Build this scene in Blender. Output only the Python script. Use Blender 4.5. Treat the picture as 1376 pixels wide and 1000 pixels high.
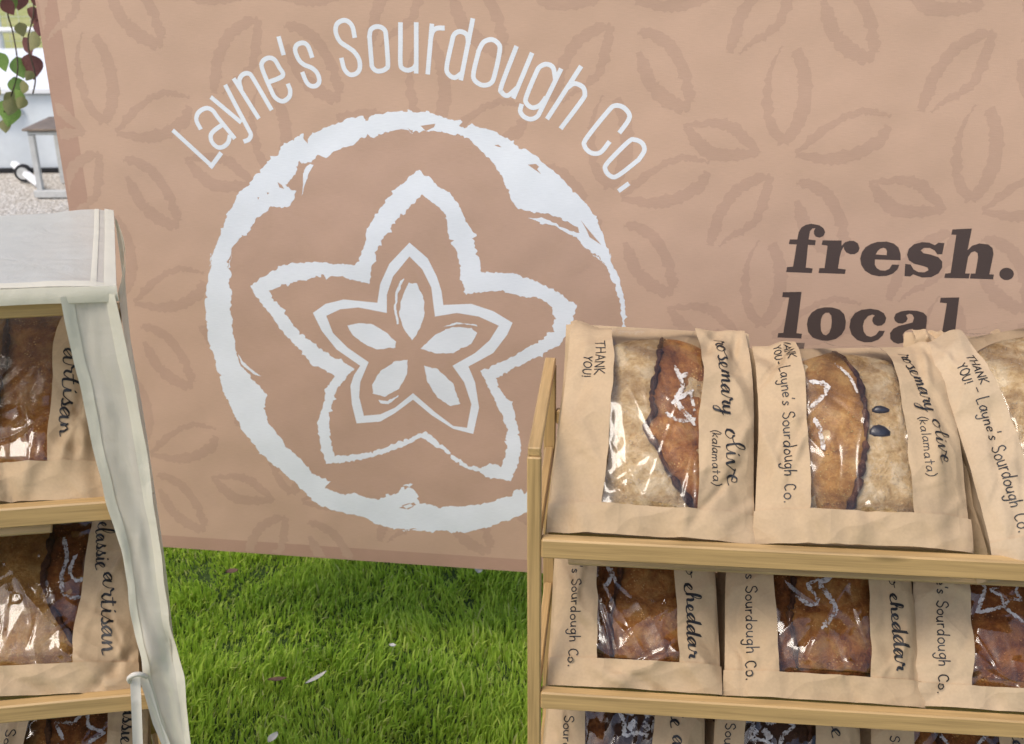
import bpy, math, random
import numpy as np
from mathutils import Matrix, Vector
from mathutils.geometry import delaunay_2d_cdt

for o in list(bpy.data.objects): bpy.data.objects.remove(o)
SC = bpy.context.scene
COL = SC.collection
rad = math.radians

# ------------------------------------------------------------------ camera, sky, sun, exposure
PITCH = math.atan(.4146); ROLL = math.atan(27/3618.)
F = np.array([0, math.cos(PITCH), -math.sin(PITCH)])
R0 = np.array([1., 0, 0]); U0 = np.array([0, math.sin(PITCH), math.cos(PITCH)])
RR = math.cos(ROLL)*R0 - math.sin(ROLL)*U0
UU = math.cos(ROLL)*U0 + math.sin(ROLL)*R0
CAM = np.array([0, 0, 1.55])
cam = bpy.data.cameras.new('camera'); co = bpy.data.objects.new('camera', cam); COL.objects.link(co)
m = Matrix.Identity(4)
for i in range(3):
    m[i][0] = RR[i]; m[i][1] = UU[i]; m[i][2] = -F[i]; m[i][3] = CAM[i]
co.matrix_world = m
cam.sensor_width = 36; cam.lens = 1500*36/1376.; cam.clip_start = .02; cam.clip_end = 900
cam.dof.use_dof = True; cam.dof.focus_distance = 1.6; cam.dof.aperture_fstop = 9
SC.camera = co
W = bpy.data.worlds.new('World'); SC.world = W; W.use_nodes = True
wn = W.node_tree; bg = wn.nodes['Background']
sky = wn.nodes.new('ShaderNodeTexSky'); sky.sky_type = 'NISHITA'; sky.sun_disc = False
SUN_EL, SUN_AZ = rad(56), rad(226)          # azimuth measured clockwise from +Y
sky.sun_elevation = SUN_EL; sky.sun_rotation = SUN_AZ; sky.air_density = 1.0; sky.dust_density = 3.0; sky.ozone_density = 1.0
wn.links.new(sky.outputs[0], bg.inputs[0]); bg.inputs[1].default_value = .15
sl = bpy.data.lights.new('sun', 'SUN'); sl.energy = 1.05; sl.angle = rad(22); sl.color = (1, .93, .83)
so = bpy.data.objects.new('sun', sl); COL.objects.link(so)
sd = Vector((math.sin(SUN_AZ)*math.cos(SUN_EL), math.cos(SUN_AZ)*math.cos(SUN_EL), math.sin(SUN_EL)))
so.rotation_euler = sd.to_track_quat('Z', 'Y').to_euler(); so.location = sd*20
SC.view_settings.view_transform = 'Standard'; SC.view_settings.look = 'None'
SC.view_settings.exposure = .58; SC.view_settings.gamma = 1; SC.view_settings.use_curve_mapping = False
SC.cycles.transparent_max_bounces = 16

# ------------------------------------------------------------------ helpers
def tag(o, label=None, cat=None, group=None, kind=None):
    if label: o['label'] = label
    if cat: o['category'] = cat
    if group: o['group'] = group
    if kind: o['kind'] = kind
    return o
def empty(name, M=None):
    o = bpy.data.objects.new(name, None); o.empty_display_size = .05; COL.objects.link(o)
    if M is not None: o.matrix_world = M
    return o
def mobj(name, v, f, mat, parent=None, smooth=False):
    me = bpy.data.meshes.new(name); me.from_pydata([tuple(map(float, p)) for p in v], [], [tuple(map(int, q)) for q in f])
    me.update()
    if mat: me.materials.append(mat)
    if smooth: me.polygons.foreach_set('use_smooth', [True]*len(me.polygons))
    o = bpy.data.objects.new(name, me); COL.objects.link(o)
    if parent: o.parent = parent
    return o
class MB:
    def __init__(s): s.v = []; s.f = []
    def add(s, v, f):
        n = len(s.v); s.v += [tuple(p) for p in v]; s.f += [tuple(i+n for i in q) for q in f]; return s
    def box(s, c, d, M=None, bev=0.0):
        x, y, z = d[0]/2, d[1]/2, d[2]/2; b = min(bev, x*.45, y*.45, z*.45)
        if b <= 0:
            v = [(i, j, k) for i in (-x, x) for j in (-y, y) for k in (-z, z)]
            f = [(0, 1, 3, 2), (4, 6, 7, 5), (0, 4, 5, 1), (2, 3, 7, 6), (0, 2, 6, 4), (1, 5, 7, 3)]
        else:
            v = []; idx = {}
            for i in (-1, 1):
                for j in (-1, 1):
                    for k in (-1, 1):
                        for a in range(3):
                            p = [i*(x-b), j*(y-b), k*(z-b)]; p[a] = (i*x, j*y, k*z)[a]
                            idx[(i, j, k, a)] = len(v); v.append(tuple(p))
            f = []
            S = (-1, 1)
            for i in S: f.append([idx[(i, j, k, 0)] for j, k in ((-1, -1), (1, -1), (1, 1), (-1, 1))][::i])
            for j in S: f.append([idx[(i, j, k, 1)] for i, k in ((-1, -1), (-1, 1), (1, 1), (1, -1))][::j])
            for k in S: f.append([idx[(i, j, k, 2)] for i, j in ((-1, -1), (1, -1), (1, 1), (-1, 1))][::k])
            for i in S:
                for j in S: f.append([idx[(i, j, -1, 0)], idx[(i, j, 1, 0)], idx[(i, j, 1, 1)], idx[(i, j, -1, 1)]][::-i*j])
            for i in S:
                for k in S: f.append([idx[(i, -1, k, 0)], idx[(i, 1, k, 0)], idx[(i, 1, k, 2)], idx[(i, -1, k, 2)]][::i*k])
            for j in S:
                for k in S: f.append([idx[(-1, j, k, 1)], idx[(1, j, k, 1)], idx[(1, j, k, 2)], idx[(-1, j, k, 2)]][::-j*k])
            for i in S:
                for j in S:
                    for k in S: f.append([idx[(i, j, k, a)] for a in (0, 1, 2)][::i*j*k])
        v = [Vector(p) for p in v]
        if M is not None: v = [M @ p for p in v]
        v = [p + Vector(c) for p in v]
        return s.add(v, f)
    def tube(s, pts, r, n=8, cap=True):
        pts = [Vector(p) for p in pts]; rs = r if isinstance(r, (list, tuple)) else [r]*len(pts)
        v = []; f = []
        for i, p in enumerate(pts):
            t = (pts[min(i+1, len(pts)-1)] - pts[max(i-1, 0)]).normalized()
            a = t.cross(Vector((0, 0, 1)) if abs(t.z) < .9 else Vector((1, 0, 0))).normalized(); b = t.cross(a)
            for k in range(n):
                w = 2*math.pi*k/n; v.append(p + (a*math.cos(w) + b*math.sin(w))*rs[i])
        for i in range(len(pts)-1):
            for k in range(n):
                f.append((i*n+k, i*n+(k+1) % n, (i+1)*n+(k+1) % n, (i+1)*n+k))
        if cap: f.append(tuple(range(n))[::-1]); f.append(tuple(range(len(v)-n, len(v))))
        return s.add(v, f)
    def build(s, name, mat, parent=None, smooth=False): return mobj(name, s.v, s.f, mat, parent, smooth)
def catmull(P, n=6, closed=False):
    P = [np.array(p, float) for p in P]; out = []
    N = len(P); rng = range(N if closed else N-1)
    for i in rng:
        if closed: p0, p1, p2, p3 = P[(i-1) % N], P[i], P[(i+1) % N], P[(i+2) % N]
        else: p0, p1, p2, p3 = P[max(i-1, 0)], P[i], P[i+1], P[min(i+2, N-1)]
        for k in range(n):
            t = k/n
            out.append(.5*((2*p1)+(-p0+p2)*t+(2*p0-5*p1+4*p2-p3)*t*t+(-p0+3*p1-3*p2+p3)*t**3))
    if not closed: out.append(P[-1])
    return out
def resample(P, step, closed=False):
    P = [np.array(p, float) for p in P]
    if closed: P = P + [P[0]]
    out = [P[0]]
    for a, b in zip(P[:-1], P[1:]):
        L = np.linalg.norm(b-a); n = max(1, int(round(L/step)))
        for k in range(1, n+1): out.append(a+(b-a)*k/n)
    if closed: out = out[:-1]
    return out
def vnoise(x, y, seed=0, n=64):
    rs = np.random.RandomState(seed); g = rs.rand(n, n)*2-1
    x = np.asarray(x, float); y = np.asarray(y, float)
    xi = np.floor(x).astype(int); yi = np.floor(y).astype(int); fx = x-xi; fy = y-yi
    fx = fx*fx*(3-2*fx); fy = fy*fy*(3-2*fy)
    a = g[yi % n, xi % n]; b = g[yi % n, (xi+1) % n]; c = g[(yi+1) % n, xi % n]; d = g[(yi+1) % n, (xi+1) % n]
    return (a*(1-fx)+b*fx)*(1-fy)+(c*(1-fx)+d*fx)*fy

# ------------------------------------------------------------------ materials
def mat(name, rough=.6, spec=.3):
    m = bpy.data.materials.new(name); m.use_nodes = True
    b = m.node_tree.nodes['Principled BSDF']; b.inputs['Roughness'].default_value = rough
    b.inputs['Specular IOR Level'].default_value = spec
    return m, m.node_tree, b
def nd(nt, t, **k):
    n = nt.nodes.new(t)
    for a, v in k.items():
        if a.startswith('i_'): n.inputs[a[2:].replace('_', ' ')].default_value = v
        else: setattr(n, a, v)
    return n
def coords(nt, scale=(1, 1, 1), rot=(0, 0, 0), src='Object'):
    tc = nd(nt, 'ShaderNodeTexCoord'); mp = nd(nt, 'ShaderNodeMapping')
    mp.inputs['Scale'].default_value = scale; mp.inputs['Rotation'].default_value = rot
    nt.links.new(tc.outputs[src], mp.inputs[0]); return mp.outputs[0]
def noise(nt, vec, scale, detail=4, rough=.55, dist=0):
    n = nd(nt, 'ShaderNodeTexNoise'); n.inputs['Scale'].default_value = scale; n.inputs['Detail'].default_value = detail
    n.inputs['Roughness'].default_value = rough; n.inputs['Distortion'].default_value = dist
    nt.links.new(vec, n.inputs['Vector']); return n.outputs['Fac']
def ramp(nt, fac, stops):
    r = nd(nt, 'ShaderNodeValToRGB'); e = r.color_ramp.elements
    while len(e) > 1: e.remove(e[-1])
    e[0].position = stops[0][0]; e[0].color = (*stops[0][1], 1)
    for p, c in stops[1:]:
        q = e.new(p); q.color = (*c, 1)
    nt.links.new(fac, r.inputs[0]); return r.outputs[0]
def mixc(nt, fac, a, b, mode='MIX'):
    m = nd(nt, 'ShaderNodeMix', data_type='RGBA', blend_type=mode)
    for s, v in ((m.inputs[0], fac), (m.inputs[6], a), (m.inputs[7], b)):
        if hasattr(v, 'links'): nt.links.new(v, s)
        elif isinstance(v, (int, float)): s.default_value = v
        else: s.default_value = (*v, 1)
    return m.outputs[2]
def bump(nt, b, h, strength=.3, dist=.002, prev=None):
    n = nd(nt, 'ShaderNodeBump'); n.inputs['Strength'].default_value = strength; n.inputs['Distance'].default_value = dist
    nt.links.new(h, n.inputs['Height'])
    if prev is not None: nt.links.new(prev, n.inputs['Normal'])
    if b is not None: nt.links.new(n.outputs[0], b.inputs['Normal'])
    return n.outputs[0]

def kraft(name, c):
    m, nt, b = mat(name, .72, .25); v = coords(nt)
    n1 = noise(nt, v, 14, 5); n2 = noise(nt, v, 260, 2)
    c1 = ramp(nt, n1, [(.3, tuple(x*.9 for x in c)), (.7, tuple(min(1, x*1.07) for x in c))])
    c2 = mixc(nt, .08, c1, ramp(nt, n2, [(.35, tuple(x*.55 for x in c)), (.65, tuple(min(1, x*1.25) for x in c))]))
    nt.links.new(c2, b.inputs['Base Color'])
    wv = nd(nt, 'ShaderNodeVectorMath', operation='MULTIPLY_ADD'); wn_ = nd(nt, 'ShaderNodeTexNoise'); wn_.inputs['Scale'].default_value = 7; wn_.inputs['Detail'].default_value = 2
    nt.links.new(v, wn_.inputs['Vector']); nt.links.new(wn_.outputs['Color'], wv.inputs[0]); wv.inputs[1].default_value = (.07, .07, .07); nt.links.new(v, wv.inputs[2])
    p = None
    for sc_, st_, ds_ in ((11, .85, .016), (27, .5, .007)):
        vc = nd(nt, 'ShaderNodeTexVoronoi', feature='F1'); vc.inputs['Scale'].default_value = sc_; nt.links.new(wv.outputs[0], vc.inputs['Vector'])
        p = bump(nt, None, vc.outputs['Distance'], st_, ds_, p)
    p = bump(nt, None, noise(nt, coords(nt, (1, 1, 1)), 40, 3, .6, .6), .2, .003, p)
    bump(nt, b, n2, .25, .0004, p); return m
M_KRAFT = kraft('kraft_paper', (.47, .335, .20))
M_KRAFT_B = kraft('kraft_paper_pale', (.48, .355, .225))

def film():
    m = bpy.data.materials.new('clear_film'); m.use_nodes = True; nt = m.node_tree; nt.nodes.clear()
    out = nd(nt, 'ShaderNodeOutputMaterial'); mx = nd(nt, 'ShaderNodeMixShader')
    tr = nd(nt, 'ShaderNodeBsdfTransparent'); tr.inputs[0].default_value = (.97, .965, .96, 1)
    gl = nd(nt, 'ShaderNodeBsdfGlossy'); gl.inputs['Roughness'].default_value = .08; gl.inputs[0].default_value = (1, 1, 1, 1)
    fr = nd(nt, 'ShaderNodeFresnel'); fr.inputs['IOR'].default_value = 1.52
    mul = nd(nt, 'ShaderNodeMath', operation='MULTIPLY_ADD'); mul.inputs[1].default_value = .95; mul.inputs[2].default_value = .0
    v = coords(nt, (3.2, 1, 1), (0, 0, .5)); h = noise(nt, v, 9, 2, .45, 1.2)
    nn = bump(nt, None, h, .07, .006)
    nt.links.new(nn, gl.inputs['Normal']); nt.links.new(nn, fr.inputs['Normal'])
    nt.links.new(fr.outputs[0], mul.inputs[0]); nt.links.new(mul.outputs[0], mx.inputs[0])
    nt.links.new(tr.outputs[0], mx.inputs[1]); nt.links.new(gl.outputs[0], mx.inputs[2]); nt.links.new(mx.outputs[0], out.inputs[0])
    return m
M_FILM = film()

def bread(name, dark, mid, light, spots=.5, rough=.5, bs=.5):
    m, nt, b = mat(name, rough, .18); v = coords(nt)
    n1 = noise(nt, v, 32, 8, .68, .5); n2 = noise(nt, v, 170, 6, .7)
    vo = nd(nt, 'ShaderNodeTexVoronoi'); vo.inputs['Scale'].default_value = 230; nt.links.new(v, vo.inputs['Vector'])
    c1 = ramp(nt, n1, [(.38, dark), (.5, mid), (.60, light)])
    c2 = mixc(nt, .48, c1, ramp(nt, n2, [(.3, dark), (.55, mid), (.75, light)]))
    big = ramp(nt, noise(nt, v, 11, 4, .6, .8), [(.34, (.42, .36, .32)), (.5, (.85, .83, .80)), (.64, (1.12, 1.12, 1.12))])
    c2 = mixc(nt, bs*.85, c2, mixc(nt, 1, c2, big, 'MULTIPLY'))
    msk = ramp(nt, vo.outputs['Distance'], [(.1, (1, 1, 1)), (.34, (0, 0, 0))])
    gate = ramp(nt, noise(nt, v, 45, 3), [(.5, (0, 0, 0)), (.68, (1, 1, 1))])
    mm = mixc(nt, 1, msk, gate, 'MULTIPLY')
    sc = nd(nt, 'ShaderNodeMath', operation='MULTIPLY'); nt.links.new(mm, sc.inputs[0]); sc.inputs[1].default_value = spots
    c3 = mixc(nt, sc.outputs[0], c2, tuple(min(1, x*1.7+.08) for x in light))
    at = nd(nt, 'ShaderNodeAttribute'); at.attribute_name = 'char'
    c3 = mixc(nt, at.outputs['Fac'], c3, (.045, .018, .010))
    nt.links.new(c3, b.inputs['Base Color'])
    p = bump(nt, None, n1, .7*bs, .010); p = bump(nt, None, n2, .9*bs, .003, p); bump(nt, b, mm, .8*bs, .002, p)
    return m
M_PALE = bread('pale_crust', (.38, .22, .075), (.68, .49, .25), (.86, .74, .52), .25, .65, 1.0)
M_GOLD = bread('golden_crust', (.24, .095, .022), (.47, .24, .065), (.66, .42, .15), .6, .5, 1.0)
M_BROWN = bread('brown_crust', (.15, .046, .012), (.40, .155, .036), (.60, .33, .10), 1.0, .42, .8)
M_DARK = bread('dark_crust', (.08, .024, .008), (.27, .085, .020), (.48, .20, .05), 1.0, .38, .9)
M_EAR = bread('burnt_edge', (.025, .012, .009), (.075, .032, .02), (.24, .11, .055), .5, .5, 1.0)
M_COCOA = bread('very_dark_crust', (.03, .014, .009), (.055, .024, .014), (.10, .045, .022), .4, .5, .8)
def floury():
    m, nt, b = mat('flour', .95, .05); out = nt.nodes['Material Output']; v = coords(nt)
    n = noise(nt, v, 260, 4, .75); n2 = noise(nt, v, 70, 3, .6)
    nt.links.new(ramp(nt, n2, [(.35, (.66, .58, .50)), (.6, (.86, .84, .80))]), b.inputs['Base Color']); bump(nt, b, n, .8, .002)
    ad = nd(nt, 'ShaderNodeMath', operation='ADD'); nt.links.new(n, ad.inputs[0]); nt.links.new(n2, ad.inputs[1])
    al = ramp(nt, ad.outputs[0], [(.86, (0, 0, 0)), (1.0, (.95, .95, .95))]); tr = nd(nt, 'ShaderNodeBsdfTransparent'); mx = nd(nt, 'ShaderNodeMixShader')
    nt.links.new(al, mx.inputs[0]); nt.links.new(tr.outputs[0], mx.inputs[1]); nt.links.new(b.outputs[0], mx.inputs[2]); nt.links.new(mx.outputs[0], out.inputs[0]); return m
M_FLOUR = floury()
def plain(name, c, rough=.6, spec=.3, var=.08, sc=20, bs=.1):
    m, nt, b = mat(name, rough, spec); v = coords(nt); n = noise(nt, v, sc, 5)
    nt.links.new(ramp(nt, n, [(.3, tuple(x*(1-var) for x in c)), (.7, tuple(min(1, x*(1+var)) for x in c))]), b.inputs['Base Color'])
    bump(nt, b, n, bs, .002); return m
M_INK = plain('marker_ink', (.012, .011, .012), .5, .4, .2, 60, 0)
M_OLIVE = plain('black_olive', (.018, .016, .022), .28, .5, .3, 80, .3)

def bamboo(name, c=(.46, .298, .128), axis=0):
    m, nt, b = mat(name, .42, .35)
    sc = [60, 60, 60]; sc[axis] = 2.2; v = coords(nt, tuple(sc)); g = noise(nt, v, 2.2, 6, .6, .15)
    s2 = [420, 420, 420]; s2[axis] = 9; g2 = noise(nt, coords(nt, tuple(s2)), 1, 2, .5)
    c1 = ramp(nt, g, [(.30, tuple(x*.62 for x in c)), (.5, c), (.70, tuple(min(1, x*1.28) for x in c))])
    c2 = mixc(nt, .35, c1, ramp(nt, g2, [(.3, tuple(x*.62 for x in c)), (.7, tuple(min(1, x*1.15) for x in c))]))
    # nodes of the cane: short darker bars at uneven spacing
    s3 = [9, 9, 9]; s3[axis] = 5.2; vo = nd(nt, 'ShaderNodeTexVoronoi', feature='F1'); vo.inputs['Scale'].default_value = 1
    s4 = [26, 26, 26]; s4[axis] = 5.0; nt.links.new(coords(nt, tuple(s4)), vo.inputs['Vector'])
    k = ramp(nt, vo.outputs['Distance'], [(.05, (1, 1, 1)), (.16, (0, 0, 0))])
    kk = nd(nt, 'ShaderNodeMath', operation='MULTIPLY'); nt.links.new(k, kk.inputs[0]); kk.inputs[1].default_value = .75
    c3 = mixc(nt, kk.outputs[0], c2, tuple(x*.48 for x in c))
    nt.links.new(c3, b.inputs['Base Color'])
    p = bump(nt, None, g2, .25, .0006); bump(nt, b, k, .3, .001, p)
    return m
M_BAM = [bamboo('bamboo_%s' % a, axis=i) for i, a in enumerate(('width', 'depth', 'upright'))]
M_BAM_SLAT = bamboo('bamboo_shade', (.50, .34, .17), 0)  # slightly paler bamboo tone for the shelf slats

def cloth(name, c, sheen=True):
    m, nt, b = mat(name, .55, .3)
    v = coords(nt); n = noise(nt, v, 2.2, 3, .5)
    fine = noise(nt, coords(nt, (60, 60, 900)), 1, 2); fine2 = noise(nt, coords(nt, (900, 60, 60)), 1, 2)
    c1 = ramp(nt, n, [(.3, tuple(x*.97 for x in c)), (.7, tuple(min(1, x*1.03) for x in c))])
    c2 = mixc(nt, .16, c1, ramp(nt, fine, [(.35, tuple(x*.8 for x in c)), (.65, tuple(min(1, x*1.15) for x in c))]))
    nt.links.new(c2, b.inputs['Base Color'])
    p = bump(nt, None, n, .5, .05); p = bump(nt, None, fine, .35, .0006, p); bump(nt, b, fine2, .2, .0005, p)
    return m
M_BAN = cloth('banner_fabric', (.590, .388, .280))
M_BAN_IN = cloth('banner_disc', (.535, .347, .256))
M_BAN_FL = cloth('banner_flower', (.530, .344, .252))
M_BAN_HEM = cloth('banner_hem', (.49, .30, .222))  # darker than the cloth: doubled fabric's lower light transmission put into the colour
M_WHITE = cloth('white_print', (.80, .82, .86))
M_CHAR = cloth('charcoal_print', (.085, .058, .052))

def coverm(name, c, alpha, rough):
    m = bpy.data.materials.new(name); m.use_nodes = True; nt = m.node_tree; b = nt.nodes['Principled BSDF']
    out = nt.nodes['Material Output']
    v = coords(nt); n = noise(nt, v, 30, 5, .6); n2 = noise(nt, coords(nt, (1.6, 2.2, 2)), 9, 4, .55, 1.2)
    nt.links.new(ramp(nt, n, [(.3, tuple(x*.94 for x in c)), (.7, c)]), b.inputs['Base Color'])
    b.inputs['Roughness'].default_value = rough; b.inputs['Specular IOR Level'].default_value = .35
    p = bump(nt, None, n2, .15 if alpha < .9 or rough > .5 else .22, .012); vo = nd(nt, 'ShaderNodeTexVoronoi'); vo.inputs['Scale'].default_value = 700
    nt.links.new(v, vo.inputs['Vector']); bump(nt, b, vo.outputs['Distance'], .25, .0006, p)
    tl = nd(nt, 'ShaderNodeBsdfTranslucent'); tl.inputs[0].default_value = (*c, 1)
    tr = nd(nt, 'ShaderNodeBsdfTransparent'); m1 = nd(nt, 'ShaderNodeMixShader'); m2 = nd(nt, 'ShaderNodeMixShader')
    m1.inputs[0].default_value = .3; m2.inputs[0].default_value = alpha
    nt.links.new(b.outputs[0], m1.inputs[1]); nt.links.new(tl.outputs[0], m1.inputs[2])
    nt.links.new(tr.outputs[0], m2.inputs[1]); nt.links.new(m1.outputs[0], m2.inputs[2]); nt.links.new(m2.outputs[0], out.inputs[0])
    return m
M_COVER = coverm('frosted_cover', (.76, .715, .615), .90, .7)
M_COVTOP = coverm('frosted_cover_top', (.70, .68, .61), .93, .33)
M_BIND = coverm('cover_binding', (.80, .755, .625), 1.0, .85)
M_TIE = coverm('cotton_tie', (.78, .74, .66), 1.0, .8)

def grassm():
    m, nt, b = mat('grass_blade', .5, .25); out = nt.nodes['Material Output']
    g = nd(nt, 'ShaderNodeNewGeometry'); v = coords(nt)
    cl = noise(nt, v, 3.2, 3, .55)
    a = ramp(nt, g.outputs['Random Per Island'], [(0, (.12, .22, .02)), (.35, (.29, .46, .045)), (.75, (.52, .67, .08)), (.955, (.70, .76, .18)), (.975, (.60, .52, .27))])
    c = mixc(nt, cl, a, (.50, .62, .08)); c = mixc(nt, .55, a, c)
    nt.links.new(c, b.inputs['Base Color'])
    tl = nd(nt, 'ShaderNodeBsdfTranslucent'); mx = nd(nt, 'ShaderNodeMixShader'); mx.inputs[0].default_value = .45
    sc = mixc(nt, .4, c, (.55, .72, .07)); nt.links.new(sc, tl.inputs[0])
    nt.links.new(b.outputs[0], mx.inputs[1]); nt.links.new(tl.outputs[0], mx.inputs[2]); nt.links.new(mx.outputs[0], out.inputs[0])
    return m
M_GRASS = grassm()
def ground_mat(name, stops, scale, scale2, bs, bd, rough=.9):
    m, nt, b = mat(name, rough, .15); v = coords(nt)
    n1 = noise(nt, v, scale, 8, .65); n2 = noise(nt, v, scale2, 3, .6)
    c = mixc(nt, .5, ramp(nt, n1, stops), ramp(nt, n2, stops)); nt.links.new(c, b.inputs['Base Color'])
    p = bump(nt, None, n1, bs, bd); bump(nt, b, n2, bs, bd*.4, p); return m
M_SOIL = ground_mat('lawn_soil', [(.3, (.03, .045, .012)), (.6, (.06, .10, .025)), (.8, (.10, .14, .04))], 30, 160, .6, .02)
M_FIELD = ground_mat('far_field', [(.3, (.20, .27, .06)), (.5, (.36, .36, .13)), (.7, (.50, .45, .22))], .8, 9, .5, .05)
def gravelm():
    m, nt, b = mat('gravel', .9, .15); v = coords(nt)
    vo = nd(nt, 'ShaderNodeTexVoronoi'); vo.inputs['Scale'].default_value = 65; nt.links.new(v, vo.inputs['Vector'])
    n1 = noise(nt, v, 1.1, 4)
    sep = nd(nt, 'ShaderNodeSeparateColor'); nt.links.new(vo.outputs['Color'], sep.inputs[0])
    c = ramp(nt, sep.outputs[0], [(0, (.42, .36, .29)), (.4, (.62, .57, .49)), (.8, (.78, .74, .68)), (1, (.85, .83, .80))])
    c = mixc(nt, .3, c, ramp(nt, n1, [(.3, (.50, .45, .38)), (.7, (.75, .70, .62))]))
    e = ramp(nt, vo.outputs['Distance'], [(.3, (1, 1, 1)), (.75, (.45, .42, .38))]); c = mixc(nt, .7, c, mixc(nt, 1, c, e, 'MULTIPLY'))
    nt.links.new(c, b.inputs['Base Color']); inv = nd(nt, 'ShaderNodeMath', operation='SUBTRACT'); inv.inputs[0].default_value = 1
    nt.links.new(vo.outputs['Distance'], inv.inputs[1]); bump(nt, b, inv.outputs[0], .6, .02); return m
M_GRAVEL = gravelm()
M_TRAIL = plain('white_painted_sheet', (.66, .70, .72), .45, .4, .10, 5, .2)
M_TRAIL_TOP = plain('white_trailer_lid', (.80, .80, .80), .5, .4, .04, 5, .1)
M_STEEL = plain('galvanised_steel', (.52, .52, .50), .4, .5, .12, 30, .2)
M_RUBBER = plain('black_rubber', (.02, .02, .022), .7, .3, .2, 20, .2)
M_RUSTY = plain('weathered_board', (.20, .155, .12), .7, .3, .25, 14, .4)
M_BARK = plain('bark', (.10, .075, .055), .85, .2, .35, 40, .9)
def leafm(name, c1, c2, c3):
    m, nt, b = mat(name, .42, .4); out = nt.nodes['Material Output']; v = coords(nt); n = noise(nt, v, 45, 4)
    c = ramp(nt, n, [(.3, c1), (.5, c2), (.72, c3)]); nt.links.new(c, b.inputs['Base Color'])
    tl = nd(nt, 'ShaderNodeBsdfTranslucent'); nt.links.new(c, tl.inputs[0]); mx = nd(nt, 'ShaderNodeMixShader'); mx.inputs[0].default_value = .4
    nt.links.new(b.outputs[0], mx.inputs[1]); nt.links.new(tl.outputs[0], mx.inputs[2]); nt.links.new(mx.outputs[0], out.inputs[0]); return m
M_LEAF = {'maroon': leafm('maroon_leaf', (.15, .05, .055), (.26, .10, .095), (.38, .19, .14)),
          'green': leafm('green_leaf', (.15, .27, .06), (.27, .40, .11), (.42, .52, .17)),
          'olive': leafm('olive_leaf', (.22, .22, .10), (.36, .34, .15), (.50, .38, .20))}
M_WLEAF = plain('bleached_leaf', (.62, .58, .50), .7, .2, .1, 60, .3)
M_BLEAF = plain('brown_dead_leaf', (.15, .085, .06), .8, .2, .25, 60, .4)

# ------------------------------------------------------------------ ground
def sheet(name, x0, x1, y0, y1, z, mt, nx=1, ny=1, amp=0):
    v = []; f = []
    for j in range(ny+1):
        for i in range(nx+1):
            x = x0+(x1-x0)*i/nx; y = y0+(y1-y0)*j/ny; v.append((x, y, z+(amp*float(vnoise(x*1.3, y*1.3, 5)) if amp else 0)))
    for j in range(ny):
        for i in range(nx): a = j*(nx+1)+i; f.append((a, a+1, a+nx+2, a+nx+1))
    return tag(mobj(name, v, f, mt), kind='structure')
sheet('field', -400, 400, -300, 500, -.02, M_FIELD)
sheet('gravel', -30, 30, 4.4, 9.6, -.008, M_GRAVEL)
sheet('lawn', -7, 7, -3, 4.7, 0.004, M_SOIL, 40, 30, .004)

def grass(name, x0, x1, y0, y1, dens, seed, holes=None, hmin=.020, hmax=.046):
    rs = np.random.RandomState(seed); n = int((x1-x0)*(y1-y0)*dens)
    x = rs.uniform(x0, x1, n); y = rs.uniform(y0, y1, n)
    if holes:
        k = ~((x > holes[0]) & (x < holes[1]) & (y > holes[2]) & (y < holes[3])); x = x[k]; y = y[k]
    cl = vnoise(x*7, y*7, 11)*.5+vnoise(x*19, y*19, 12)*.5
    k = rs.rand(len(x)) < .72+cl*.45; x = x[k]; y = y[k]; cl = cl[k]; n = len(x)
    h = rs.uniform(hmin, hmax, n)*(1+.55*cl)*np.where(rs.rand(n) < .10, 1.45, 1); w = rs.uniform(.0012, .0029, n)
    a = rs.uniform(0, 2*math.pi, n); la = vnoise(x*5, y*5, 21)*3+rs.normal(0, .9, n)
    ln = h*np.abs(rs.normal(.28, .30, n)); ln = np.minimum(ln, h*1.1)
    dx, dy = np.cos(la)*ln, np.sin(la)*ln; px, py = np.cos(a)*w, np.sin(a)*w
    V = np.zeros((n, 7, 3))
    for i, (t, ww) in enumerate(((0, 1), (.38, .95), (.72, .7))):
        V[:, 2*i, 0] = x+dx*t*t-px*ww; V[:, 2*i, 1] = y+dy*t*t-py*ww; V[:, 2*i, 2] = h*t*(1-.1*t)
        V[:, 2*i+1, 0] = x+dx*t*t+px*ww; V[:, 2*i+1, 1] = y+dy*t*t+py*ww; V[:, 2*i+1, 2] = h*t*(1-.1*t)
    V[:, 6, 0] = x+dx; V[:, 6, 1] = y+dy; V[:, 6, 2] = h*.92-np.minimum(ln*.25, h*.4)
    base = np.arange(n)[:, None]*7
    q = np.concatenate([base+np.array([0, 1, 3, 2]), base+np.array([2, 3, 5, 4])], 1).reshape(-1, 4); t = (base+np.array([4, 5, 6]))
    me = bpy.data.meshes.new(name); me.vertices.add(n*7); me.vertices.foreach_set('co', V.ravel())
    loops = np.concatenate([q.ravel(), t.ravel()]); me.loops.add(len(loops)); me.loops.foreach_set('vertex_index', loops.astype(np.int32))
    nq, ntr = len(q), len(t); me.polygons.add(nq+ntr)
    st = np.concatenate([np.arange(nq)*4, nq*4+np.arange(ntr)*3]); me.polygons.foreach_set('loop_start', st.astype(np.int32))
    me.update(calc_edges=True); me.validate(); me.materials.append(M_GRASS)
    me.polygons.foreach_set('use_smooth', [True]*len(me.polygons))
    o = bpy.data.objects.new(name, me); COL.objects.link(o); return o
NEAR = (-1.25, .55, 1.45, 3.3)
g = grass('grass', *NEAR, 44000, 3); tag(g, 'short green lawn grass growing under the banner between the racks', 'grass', kind='stuff')
g = grass('grass', -3.2, 3.0, .2, 4.4, 5200, 4, NEAR, .03, .07); tag(g, 'green lawn grass around the racks and behind the banner', 'grass', kind='stuff')

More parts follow.
